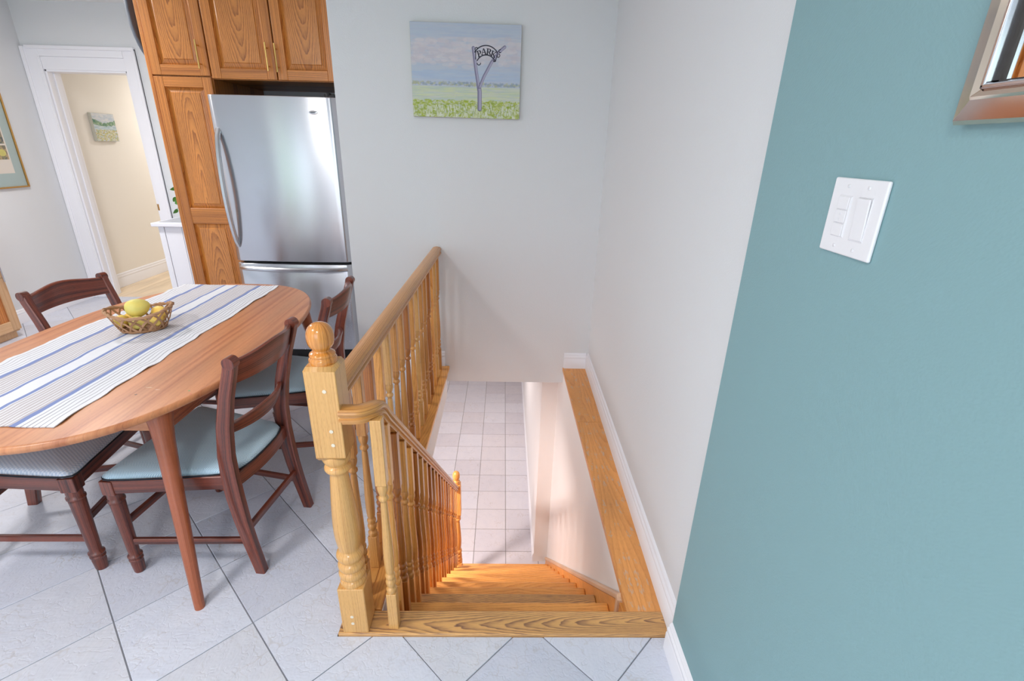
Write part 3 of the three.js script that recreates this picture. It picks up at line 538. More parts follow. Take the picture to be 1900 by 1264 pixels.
{
  const c = thing('pantry_cabinet', 'tall narrow oak pantry cabinet on the left of the fridge', 'cabinet', [0, 0, 0]);
  part('carcass', merge([rb(-2.225, -2.203, 0.0, 2.55, -4.19, ZP - 0.004, 0.002), rb(-1.858, -1.838, 0.0, 2.55, -4.19, ZP - 0.022, 0.002), box(-2.203, -1.858, 0.0, 0.1, -4.19, ZP - 0.08), box(-2.203, -1.858, 1.90, 1.93, -4.19, ZP - 0.026), box(-2.203, -1.858, 2.52, 2.55, -4.19, ZP - 0.026), box(-2.203, -1.858, 0.1, 2.52, -4.19, -4.17)]), M.cabS, c);
  cabinetDoor(c, -2.200, -1.842, 0.105, 1.912, ZP, [[1.008, 1.112]], null);
  cabinetDoor(c, -2.200, -1.842, 1.920, 2.545, ZP, [], [-1.884, 1.955, 2.112]);
  const u = thing('overhead_cabinet', 'two-door oak wall cabinet above the fridge', 'cabinet', [0, 0, 0]);
  part('carcass', merge([box(-1.836, -1.052, 1.905, 1.925, -4.19, ZP - 0.024, 0), box(-1.836, -1.052, 2.53, 2.55, -4.19, ZP - 0.024, 0), box(-1.836, -1.818, 1.925, 2.53, -4.19, ZP - 0.024), box(-1.07, -1.052, 1.925, 2.53, -4.19, ZP - 0.024), box(-1.818, -1.07, 1.925, 2.53, -4.19, -4.175)]), M.cabS, u);
  cabinetDoor(u, -1.833, -1.430, 1.908, 2.545, ZP, [], [-1.466, 1.952, 2.108]);
  cabinetDoor(u, -1.422, -1.054, 1.908, 2.545, ZP, [], [-1.409, 1.948, 2.104]);
}
// ------------------------------------------------------------------ fridge
{
  const f = thing('refrigerator', 'stainless steel fridge with a freezer drawer between the pantry and the wall', 'refrigerator', [0, 0, 0]);
  part('body', merge([rb(-1.826, -1.078, 0.03, 1.775, -4.16, -3.53, 0.006), box(-1.8, -1.1, 0.0, 0.03, -4.1, -3.56)]), M.fridgeBody, f);
  const x0 = -1.868, x1 = -1.071, n = 28, bow = 0.016, zf = -3.438, zb = -3.4785;
  const plan = []; for (let i = 0; i <= n; i++) { const t = i / n, x = mix(x0, x1, t), e = Math.min(t, 1 - t) * (x1 - x0), r = 0.016; let z = zf + bow * (1 - (2 * t - 1) ** 2); if (e < r) z -= r - Math.sqrt(Math.max(0, r * r - (r - e) ** 2)); plan.push([x, z]); }
  const doorGeo = (y0, y1) => {                                       // bowed slab; smooth vertical front
    const s = new THREE.Shape([...plan, [x1, zb], [x0, zb]].map(([x, z]) => new THREE.Vector2(x, -z)));
    const g = new THREE.ExtrudeGeometry(s, { depth: y1 - y0 - 0.012, bevelEnabled: true, bevelThickness: 0.006, bevelSize: 0.006, bevelOffset: -0.006, bevelSegments: 3 });
    g.rotateX(-Math.PI / 2); g.translate(0, y0 + 0.006, 0); return wuv(creased(g, 0.5), 1);
  };
  const door = part('door', doorGeo(0.765, 1.815), M.steel, f);
  const drawer = part('freezer_drawer', doorGeo(0.10, 0.748), M.steel, f);
  part('door_edge', merge([rb(x1 - 0.004, x1 + 0.0015, 0.775, 1.795, zb + 0.002, -3.455, 0.001), rb(x1 - 0.004, x1 + 0.0015, 0.11, 0.742, zb + 0.002, -3.455, 0.001)]), M.steelSide, f);
  part('gasket', merge([box(x0 + 0.02, x1 - 0.005, 0.78, 1.785, -3.532, zb), box(x0 + 0.02, x1 - 0.005, 0.11, 0.74, -3.532, zb), box(x0 + 0.02, x1 - 0.01, 0.746, 0.768, -3.53, -3.49)]), M.blackPlastic, f);
  part('toe_grille', box(-1.83, -1.08, 0.0, 0.092, -3.56, -3.50), M.blackPlastic, f);
  part('hinge_cover', merge([rb(-1.15, -1.078, 1.812, 1.834, -3.56, -3.47, 0.008, 0, 2), lathe([[0.018, 1.812], [0.018, 1.84], [0.012, 1.844], [0.0005, 1.844]], 16).translate(-1.125, 0, -3.485)]), M.blackPlastic, f);
  const arc = (a, b, out, k = 18) => Array.from({ length: k + 1 }, (_, i) => { const t = i / k; return a.clone().lerp(b, t).add(V(0, 0, out * Math.pow(Math.sin(Math.PI * t), 0.55))); });
  const vh = arc(V(-1.832, 0.868, -3.440), V(-1.832, 1.615, -3.440), 0.068);
  part('handle', sweep(rect(0.032, 0.026, 0.008), vh.map((p, i) => { const t = V().subVectors(vh[Math.min(i + 1, 18)], vh[Math.max(i - 1, 0)]).normalize(); const a = V(1, 0, 0); return { p, a, b: V().crossVectors(t, a).normalize() }; })), M.handle, door);
  const hh = arc(V(-1.845, 0.716, -3.440), V(-1.100, 0.716, -3.440), 0.058);
  part('handle', sweep(rect(0.030, 0.022, 0.008), hh.map((p, i) => { const t = V().subVectors(hh[Math.min(i + 1, 18)], hh[Math.max(i - 1, 0)]).normalize(); const a = V(0, 1, 0); return { p, a, b: V().crossVectors(t, a).normalize() }; })), M.handle, drawer);
  const badge = new THREE.SphereGeometry(1, 24, 12); badge.scale(0.031, 0.0125, 0.005);
  const bg = part('badge', T(badge, -1.214, 1.724, -3.430), M.chrome, door);
  part('badge_plate', T(flat(new THREE.SphereGeometry(1, 20, 10).scale(0.02, 0.0052, 0.002)), -1.214, 1.724, -3.4265), std({ color: 0x6f757e, roughness: 0.4 }), bg);
}
// ------------------------------------------------------------------ things beyond the pantry
{
  const c = thing('white_cabinet', 'low white panelled cabinet with a grey top beyond the pantry', 'cabinet', [0, 0, 0]);
  const x0 = -2.815, x1 = -2.304, z = -4.1;
  part('carcass', box(x0, x1, 0, 0.882, ZD + 0.002, z - 0.012), M.whitePaint, c);
  part('stile', rb(x0, x0 + 0.045, 0, 0.882, z - 0.012, z, 0.002), M.whitePaint, c);
  for (let i = 0; i < 3; i++) part('plank', rb(x0 + 0.048 + i * 0.14, x0 + 0.185 + i * 0.14, 0.05, 0.882, z - 0.012, z - 0.003, 0.003), M.whitePaint, c);
  part('plinth', rb(x0 + 0.045, x1, 0, 0.05, z - 0.012, z, 0.002), M.whitePaint, c);
  part('counter_top', rb(x0 - 0.036, x1, 0.884, 0.914, ZD + 0.002, z + 0.03, 0.006), M.whitePaint, c);
  part('top_inlay', rb(x0 + 0.005, x1, 0.913, 0.917, ZD + 0.03, z - 0.02, 0.001), M.greyTop, c);
}
{
  const p = thing('potted_plant', 'small trailing green houseplant on the low white cabinet', 'plant', [-2.47, 0.917, -4.3]);
  part('pot', lathe([[0.001, 0], [0.06, 0], [0.078, 0.11], [0.083, 0.11], [0.083, 0.125], [0.07, 0.125], [0.065, 0.1], [0.001, 0.1]], 24), M.pot, p);
  const tips = [[-0.235, 0.262, 0.03], [-0.24, 0.185, 0.04], [-0.215, 0.15, 0.05], [-0.258, 0.09, 0.04], [0.08, 0.24, 0.1], [0.1, 0.2, -0.1], [-0.04, 0.31, -0.05], [0.02, 0.26, 0.12], [-0.1, 0.24, -0.12], [0.12, 0.14, 0.04]];
  const lf = []; { const n = 8; const pos = [], idx = []; for (let i = 0; i <= n; i++) { const t = i / n, w = 0.021 * Math.pow(Math.sin(Math.PI * Math.pow(t, 0.75)), 0.8), y = t * 0.06; pos.push(-w, y, 0.006 * Math.sin(Math.PI * t) + 0.006, 0, y, 0.004 * Math.sin(Math.PI * t), w, y, 0.006 * Math.sin(Math.PI * t) + 0.006); if (i) { const k = (i - 1) * 3; idx.push(k, k + 1, k + 3, k + 1, k + 4, k + 3, k + 1, k + 2, k + 4, k + 2, k + 5, k + 4); } } const g = new THREE.BufferGeometry(); g.setAttribute('position', new THREE.Float32BufferAttribute(pos, 3)); g.setIndex(idx); g.computeVertexNormals(); lf.push(g); }
  tips.forEach(([x, y, z], i) => {
    const c = new THREE.CatmullRomCurve3([V(0, 0.1, 0), V(x * 0.4, 0.16 + y * 0.5, z * 0.4), V(x, y, z)]);
    part('stem', new THREE.TubeGeometry(c, 10, 0.002, 5), M.leaf, p);
    const l = part('leaf', lf[0], M.leaf, p); l.position.set(x, y, z); const dir = V(x < 0 ? -0.5 : 0.6, i % 2 ? -0.55 : -0.2, 0.35 - 0.2 * (i % 3)).normalize(); l.quaternion.setFromUnitVectors(V(0, 1, 0), dir); l.scale.setScalar(i < 4 ? 0.85 : 1);
  });
}
{ // flat dark tray hung on the pantry's side
  const pts = []; const n = 40; for (let i = 0; i < n; i++) { const a = i / n * 2 * Math.PI, c = Math.cos(a), s = Math.sin(a); pts.push([0.27 * Math.sign(c) * Math.pow(Math.abs(c), 0.6), 0.32 * Math.sign(s) * Math.pow(Math.abs(s), 0.7)]); }
  const g = extr(pts, 0.026, 0.008, 3); const p = g.attributes.position; for (let i = 0; i < p.count; i++) { const x = p.getX(i), y = p.getY(i); p.setZ(i, p.getZ(i) - 0.05 * (1 - (y / 0.33) ** 2)); } g.computeVertexNormals(); g.rotateY(Math.PI / 2);
  const o = solo('hanging_tray', creased(flat(g), 0.6), M.slate, 'dark grey oval tray hanging on the side of the pantry cabinet', 'tray', [-2.249, 2.275, -3.80]);
}
// ------------------------------------------------------------------ dining table, runner, basket and fruit
const TC = [-1.525, -2.06], TA = 0.545, TB = 0.89, TH = 0.735;
const sup = (a, b, n, k) => Array.from({ length: k }, (_, i) => { const t = i / k * 2 * Math.PI, c = Math.cos(t), s = Math.sin(t); return [a * Math.sign(c) * Math.pow(Math.abs(c), 2 / n), b * Math.sign(s) * Math.pow(Math.abs(s), 2 / n)]; });
{
  const t = thing('dining_table', 'oval wooden dining table with round tapered legs', 'table', [TC[0], 0, TC[1]]);
  const K = 120, rings = [[-0.05, TH - 0.03], [-0.012, TH - 0.029], [-0.004, TH - 0.024], [0, TH - 0.016], [-0.001, TH - 0.009], [-0.005, TH - 0.003], [-0.011, TH], [-0.3, TH]];
  const pos = [], uv = [], idx = [];
  rings.forEach(([o, y]) => { for (const [x, z] of sup(TA + o, TB + o, 2.5, K)) { pos.push(x, y, z); uv.push(x + 0.55, z + 0.9); } });
  pos.push(0, TH, 0); uv.push(0.55, 0.9); const last = rings.length - 1;
  for (let r = 0; r < last; r++) for (let j = 0; j < K; j++) { const a = r * K + j, b = r * K + (j + 1) % K; idx.push(a, a + K, b, b, a + K, b + K); }
  for (let j = 0; j < K; j++) idx.push(last * K + j, (last + 1) * K, last * K + (j + 1) % K);
  for (let j = 1; j < K - 1; j++) idx.push(0, j, j + 1);
  const g = new THREE.BufferGeometry(); g.setAttribute('position', new THREE.Float32BufferAttribute(pos, 3)); g.setAttribute('uv', new THREE.Float32BufferAttribute(uv, 2)); g.setIndex(idx); g.computeVertexNormals();
  part('tabletop', g, M.teak, t);
  const ax = 0.345, az = 0.60, h0 = TH - 0.108, h1 = TH - 0.029;
  part('apron', rb(-ax, ax, h0, h1, az - 0.011, az + 0.011, 0.003, 0), M.teak, t); part('apron', rb(-ax, ax, h0, h1, -az - 0.011, -az + 0.011, 0.003, 0), M.teak, t);
  part('apron', rb(ax + 0.034, ax + 0.056, h0, h1, -az, az, 0.003, 2), M.teakLeg, t); part('apron', rb(-ax - 0.056, -ax - 0.034, h0, h1, -az, az, 0.003, 2), M.teak, t);
  for (const sx of [1, -1]) for (const sz of [1, -1]) {
    const P = [[0, 0.0165], [0.03, 0.0175], [0.3, 0.0235], [0.5, 0.0275], [0.60, 0.031], [0.66, 0.036], [TH - 0.03, 0.042]].map(([y, r]) => { const k = y / TH; return { p: V(sx * mix(0.466, 0.380, k), y, sz * mix(0.768, 0.600, k)), a: V(1, 0, 0), b: V(0, 0, -1), s: r }; });
    part('leg', sweep(circ(1, 20), P), M.teakLeg, t);
  }
}
{ // runner: a thin ribbed cloth lying over the table
  const x0 = -1.345, x1 = -1.915, z0 = -1.29, z1 = -2.895, nx = 96, nz = 60, pos = [], uv = [], idx = [];
  const ribH = (s) => { const c = runnerProfile(s); return c[0] > 230 ? 0.0007 : 0; };
  for (const side of [1, 0]) for (let j = 0; j <= nz; j++) for (let i = 0; i <= nx; i++) {
    const s = i / nx, t = j / nz, wav = 0.010 * N2(t * 9, 3.1 + (s < 0.5 ? 0 : 8)) * Math.pow(Math.abs(s - 0.5) * 2, 3);
    const x = mix(x0, x1, s) + wav + 0.004 * N2(t * 5, 11), z = mix(z0, z1, t) + 0.003 * N2(s * 9, t > 0.5 ? 4 : 1);
    const lift = Math.max(0, 0.003 * N2(s * 3.2, t * 12 + 5)) + 0.0035 * Math.pow(Math.abs(s - 0.5) * 2, 4) * Math.max(0, N2(t * 14, s < 0.5 ? 2 : 6));
    pos.push(x, TH + 0.0006 + lift + (side ? 0.0018 + ribH(s) : 0), z); uv.push(s, t);
  }
  const w = nx + 1, off = w * (nz + 1);
  for (let j = 0; j < nz; j++) for (let i = 0; i < nx; i++) { const k = j * w + i; idx.push(k, k + 1, k + w, k + 1, k + w + 1, k + w); const q = k + off; idx.push(q, q + w, q + 1, q + 1, q + w, q + w + 1); }
  const edge = (a, b) => idx.push(a, b, a + off, b, b + off, a + off);
  for (let i = 0; i < nx; i++) { edge(i, i + 1); edge(nz * w + i + 1, nz * w + i); } for (let j = 0; j < nz; j++) { edge((j + 1) * w, j * w); edge(j * w + nx, (j + 1) * w + nx); }
  const g = new THREE.BufferGeometry(); g.setAttribute('position', new THREE.Float32BufferAttribute(pos, 3)); g.setAttribute('uv', new THREE.Float32BufferAttribute(uv, 2)); g.setIndex(idx); g.computeVertexNormals();
  solo('table_runner', g, M.runner, 'white and blue striped cloth runner along the dining table', 'table runner');
}
const BK = V(-1.628, TH + 0.0045, -2.125), BT = 0.42;                    // basket centre and turn
{
  const b = thing('wicker_basket', 'oval open-weave wicker basket of yellow fruit on the striped runner', 'basket', [BK.x, BK.y, BK.z], BT);
  const at = (a, t) => { const rx = mix(0.082, 0.126, Math.pow(t, 0.8)), rz = mix(0.062, 0.102, Math.pow(t, 0.8)); return V(rx * Math.cos(a), 0.004 + 0.088 * t + (t > 0.5 ? 0.012 * (t - 0.5) * 2 * Math.cos(2 * a) : 0), rz * Math.sin(a)); };
  const n = 15;
  for (const dir of [1, -1]) for (let i = 0; i < n; i++) {
    const a0 = i / n * 2 * Math.PI, pts = []; for (let k = 0; k <= 10; k++) { const t = k / 10, p = at(a0 + dir * t * 0.62, t); const o = 1 + dir * 0.012 * Math.cos(k * Math.PI * 0.9 + i * Math.PI); p.x *= o; p.z *= o; pts.push(p); }
    const fr = framesAlong(pts, V(0, 1, 0)).map((f) => { const out = V(f.p.x, 0, f.p.z).normalize(); const t = V().crossVectors(f.a, f.b); const s = V().crossVectors(out, t).normalize(); return { p: f.p, a: s, b: out }; });
    part('wicker_strip', sweep(rect(0.0098, 0.0026, 0.0008), fr), (i + (dir > 0 ? 0 : 1)) % 3 ? M.wicker : M.wickerB, b);
  }
  const loop = (t, r, ph, amp) => { const pts = []; for (let i = 0; i <= 64; i++) { const a = i / 64 * 2 * Math.PI, p = at(a, t); p.y += amp * Math.sin(a * 12 + ph); const o = 1 + amp / 0.12 * Math.cos(a * 12 + ph); p.x *= o; p.z *= o; pts.push(p); } return sweep(circ(r, 7), framesAlong(pts), false); };
  part('rim', merge([loop(1, 0.0045, 0, 0.004), loop(1, 0.0045, Math.PI, 0.004), loop(1.03, 0.0035, Math.PI / 2, 0.004)]), M.wicker, b);
  part('foot_ring', merge([loop(0.02, 0.0045, 0, 0.0015), loop(0.06, 0.004, 2, 0.0015)]), M.wickerB, b);
  part('bottom', lathe([[0.001, 0.003], [0.98, 0.003], [0.98, 0.006], [0.001, 0.006]], 32).scale(0.082, 1, 0.062), M.wickerB, b);
}
{
  const skin = (h1, h2) => dataTex(128, 128, (u, v) => { const k = clamp(0.5 + fbm(u * 3 + 9, v * 3, 3) * 1.1), n = fbm(u * 60, v * 60, 2); const c = lerp3(h1, h2, k); return [c[0] + n * 10, c[1] + n * 10, c[2] + n * 6]; });
  const s1 = phy({ map: skin([230, 218, 122], [240, 220, 116]), roughness: 0.5, clearcoat: 0.15 }), s2 = phy({ map: skin([244, 218, 112], [248, 206, 100]), roughness: 0.5, clearcoat: 0.15 });
  const mango = (() => { const g = new THREE.SphereGeometry(1, 32, 24); const p = g.attributes.position; for (let i = 0; i < p.count; i++) { const v = V().fromBufferAttribute(p, i); const k = 0.5 + v.x * 0.5; v.y *= 0.92 - 0.22 * k * k; v.z *= 0.84 - 0.2 * k; v.y += 0.1 * v.x * v.x; v.multiplyScalar(1 + 0.02 * N3(v.x * 1.5, v.y * 1.5, v.z * 1.5)); p.setXYZ(i, v.x, v.y, v.z); } g.computeVertexNormals(); return g; })();
  const stem = lathe([[0.05, -0.04], [0.06, 0.0], [0.045, 0.06], [0.001, 0.07]], 10).rotateZ(Math.PI / 2).translate(-0.98, 0.08, 0);
  const stemM = std({ color: 0x6b5a33, roughness: 0.8 });
  const fr = [
    [-0.006, 0.101, 0.000, 0.048, 0.3, 0.1, s1, 'large greenish-yellow mango lying on top in the basket'],
    [0.066, 0.062, -0.026, 0.038, -0.7, 0.25, s2, 'golden mango behind the large one at the basket’s right end'],
    [-0.008, 0.044, 0.042, 0.035, 0.15, -0.1, s1, 'pale yellow mango at the front of the basket below the large one'],
    [-0.074, 0.050, 0.006, 0.032, 0.9, 0.05, s2, 'yellow mango at the basket’s left end'],
    [0.060, 0.046, 0.036, 0.031, 0.4, 0.1, s2, 'small golden mango low at the basket’s right front'],
    [-0.040, 0.046, -0.034, 0.034, -0.3, 0.0, s2, 'yellow mango half hidden at the back left of the basket'],
  ];
  for (const [x, y, z, r, a, tilt, m, label] of fr) {
    const c = V(x, y, z).applyAxisAngle(V(0, 1, 0), BT); const o = thing('mango', label, 'fruit', [BK.x + c.x, BK.y + c.y, BK.z + c.z], BT + a, 'fruit in the wicker basket'); o.rotation.z = tilt;
    const s = part('flesh', mango, m, o); s.scale.setScalar(r); const q = part('stem_end', stem, stemM, o); q.scale.setScalar(r);
  }
}
// ------------------------------------------------------------------ dining chairs: forward is +z, origin on the floor under the seat
function makeChair(label, pos, turn, fab, wood) {
  const c = thing('dining_chair', label, 'chair', pos, turn, 'mahogany dining chairs round the table');
  const SF = 0.260, SR = 0.174, F = 0.213, B = -0.215, SH = 0.432;
  const post = [[0, -0.272], [0.06, -0.262], [0.14, -0.248], [0.24, -0.234], [0.34, -0.225], [0.42, -0.222], [0.52, -0.226], [0.64, -0.246], [0.76, -0.278], [0.86, -0.312], [0.893, -0.320]];
  const pz = (y) => { for (let i = 1; i < post.length; i++) if (y <= post[i][0]) { const [a, b] = [post[i - 1], post[i]]; return mix(a[1], b[1], (y - a[0]) / (b[0] - a[0])); } return post[post.length - 1][1]; };
  const px = (y) => SR + 0.006 + (y > 0.45 ? 0.012 * (y - 0.45) / 0.45 : 0.008 * (0.45 - y) / 0.45);
  for (const s of [-1, 1]) {
    // rear leg and back post in one curved piece
    const fr = post.map(([y, z]) => { const w = y < 0.3 ? mix(0.038, 0.056, y / 0.3) : y < 0.46 ? 0.058 : mix(0.056, 0.040, (y - 0.46) / 0.44); return { p: V(s * px(y), y, z), a: V(1, 0, 0), b: V(0, 0, -1), s: 1, s2: w / 0.04 }; });
    part('rear_leg', merge([sweep(rect(0.032, 0.04, 0.004), fr), bar(V(s * px(0.893) - 0.0165, 0.888, -0.320), V(s * px(0.893) + 0.0165, 0.888, -0.320), circ(0.021, 18))]), wood, c);
    const L = [[0.0165, 0.0], [0.0185, 0.004], [0.0215, 0.045], [0.0185, 0.052], [0.0235, 0.058], [0.0235, 0.064], [0.019, 0.068], [0.0245, 0.075], [0.0245, 0.081], [0.0175, 0.086], [0.0185, 0.10], [0.0235, 0.30], [0.0245, 0.325], [0.022, 0.328], [0.0275, 0.333], [0.0275, 0.341], [0.022, 0.345], [0.0245, 0.352], [0.024, 0.372]];
    part('front_leg', merge([lathe(L, 20).translate(s * (SF - 0.022), 0, F - 0.022), rb(s * (SF - 0.022) - 0.024, s * (SF - 0.022) + 0.024, 0.368, SH - 0.004, F - 0.046, F + 0.002, 0.004)]), wood, c);
    part('seat_rail', bar(V(s * (SF - 0.014), 0.403, F - 0.04), V(s * (SR - 0.002), 0.403, B + 0.01), rect(0.024, 0.056, 0.003)), wood, c);
    part('stretcher', bar(V(s * (SF - 0.022), 0.145, F - 0.03), V(s * px(0.145), 0.145, pz(0.145) + 0.012), rect(0.016, 0.027, 0.003)), wood, c);
    part('corner_bracket', extr([[0, 0], [0.05, 0.0], [0.012, -0.012], [0, -0.05]], 0.014, 0.002, 1).rotateY(-Math.PI / 2).translate(s * (SR + 0.003), 0.376, B + 0.012), wood, c);
  }
  part('seat_rail', rb(-SF + 0.045, SF - 0.045, 0.375, 0.431, F - 0.032, F - 0.004, 0.003, 0), wood, c);
  const backCurve = (y, d, half = SR - 0.005) => Array.from({ length: 13 }, (_, i) => { const t = i / 12 * 2 - 1; return V(t * half, y, pz(y) - d * (1 - t * t)); });
  part('seat_rail', sweep(rect(0.022, 0.056, 0.003), framesAlong(backCurve(0.403, 0.022))), wood, c);
  part('stretcher', bar(V(-px(0.19), 0.19, pz(0.19)), V(px(0.19), 0.19, pz(0.19)), rect(0.018, 0.026, 0.003)), wood, c);
  part('stretcher', bar(V(-SF + 0.022, 0.225, F - 0.022), V(SF - 0.022, 0.225, F - 0.022), rect(0.018, 0.027, 0.003)), wood, c);
  { // crest rail: bowed backwards, arched along the top; slat below the same way
    const board = (yc, hgt, arch, bow, th, taper) => {
      const n = 24, half = px(yc) - 0.010, fr = []; for (let i = 0; i <= n; i++) { const t = i / n * 2 - 1, up = arch * (Math.cos(t * Math.PI) * 0.5 + 0.5), h = hgt * (taper ? 0.68 + 0.32 * (1 - t * t) : 1) + up; const y = yc + up * 0.5; const z = pz(y) - bow * (1 - t * t); const d = V(half, 0, bow * 2 * t).normalize(); fr.push({ p: V(t * half, y, z + 0.006), a: V(0, 1, -0.28).normalize(), b: V(-d.z, 0, d.x), s: h / 0.1, s2: 1 }); }
      const R = 0.1, o = [[-R / 2, -th / 2], [-R / 2, th / 2], [R / 2 - 0.014, th / 2 + 0.001], [R / 2 - 0.004, th / 2 - 0.002], [R / 2, 0], [R / 2 - 0.004, -th / 2 + 0.002], [R / 2 - 0.014, -th / 2 - 0.001]];
      return sweep(o, fr);
    };
    part('crest_rail', board(0.845, 0.090, 0.020, 0.042, 0.022, false), wood, c);
    part('back_slat', board(0.620, 0.056, 0.006, 0.046, 0.018, true), wood, c);
  }
  { // drop-in seat
    const pts = [[-SF + 0.012, F - 0.004], [-SF * 0.5, F + 0.001], [0, F + 0.002], [SF * 0.5, F + 0.001], [SF - 0.012, F - 0.004], [SF - 0.006, F - 0.03], [SR - 0.004, B + 0.02], [SR - 0.03, B - 0.012], [SR * 0.5, B - 0.028], [0, B - 0.032], [-SR * 0.5, B - 0.028], [-SR + 0.03, B - 0.012], [-SR + 0.004, B + 0.02], [-SF + 0.006, F - 0.03]];
    const curve = pts, n = curve.length, rings = [[1.0, SH - 0.004], [1.0, SH + 0.004], [0.985, SH + 0.013], [0.94, SH + 0.021], [0.8, SH + 0.028], [0.5, SH + 0.033]], pos = [], uv = [], idx = [];
    rings.forEach(([k, y]) => curve.forEach(([x, z]) => { pos.push(x * k, y, z * k); uv.push(x * k + 1, z * k + 1); })); pos.push(0, SH + 0.034, 0); uv.push(1, 1);
    for (let r = 0; r < rings.length - 1; r++) for (let j = 0; j < n; j++) { const a = r * n + j, b = r * n + (j + 1) % n; idx.push(a, b, a + n, b, b + n, a + n); }
    const l = (rings.length - 1) * n; for (let j = 0; j < n; j++) idx.push(l + j, l + (j + 1) % n, l + n);
    const g = new THREE.BufferGeometry(); g.setAttribute('position', new THREE.Float32BufferAttribute(pos, 3)); g.setAttribute('uv', new THREE.Float32BufferAttribute(uv, 2)); g.setIndex(idx); g.computeVertexNormals();
    const cush = part('seat_cushion', g, fab, c);
    const wl = curve.map(([x, z]) => V(x * 1.004, SH + 0.001, z * 1.004)); wl.push(wl[0].clone());
    part('welt', new THREE.TubeGeometry(new THREE.CatmullRomCurve3(wl.slice(0, -1), true, 'centripetal'), 90, 0.0032, 6, true), M.welt, cush);
  }
  return c;
}
// turn about y that takes +z to (fx, fz)
const facing = (fx, fz) => Math.atan2(fx, fz);
makeChair('mahogany dining chair with a blue herringbone seat nearest the newel post', [-1.163, 0, -1.671], facing(-0.994, -0.108), M.fabA, M.mahog);
makeChair('mahogany dining chair at the table corner closest to the fridge', [-1.106, 0, -2.296], facing(-1, 0.025), M.fabA, M.mahog);
makeChair('mahogany chair with a pale dotted seat at the near left of the table', [-1.775, 0, -1.678], facing(0.993, -0.12), M.fabB, M.mahog).scale.z = 1.13;
makeChair('mahogany chair on the far side of the table near the doorway', [-1.845, 0, -2.325], facing(0.982, 0.188), M.fabB, M.mahog).scale.y = 0.972;
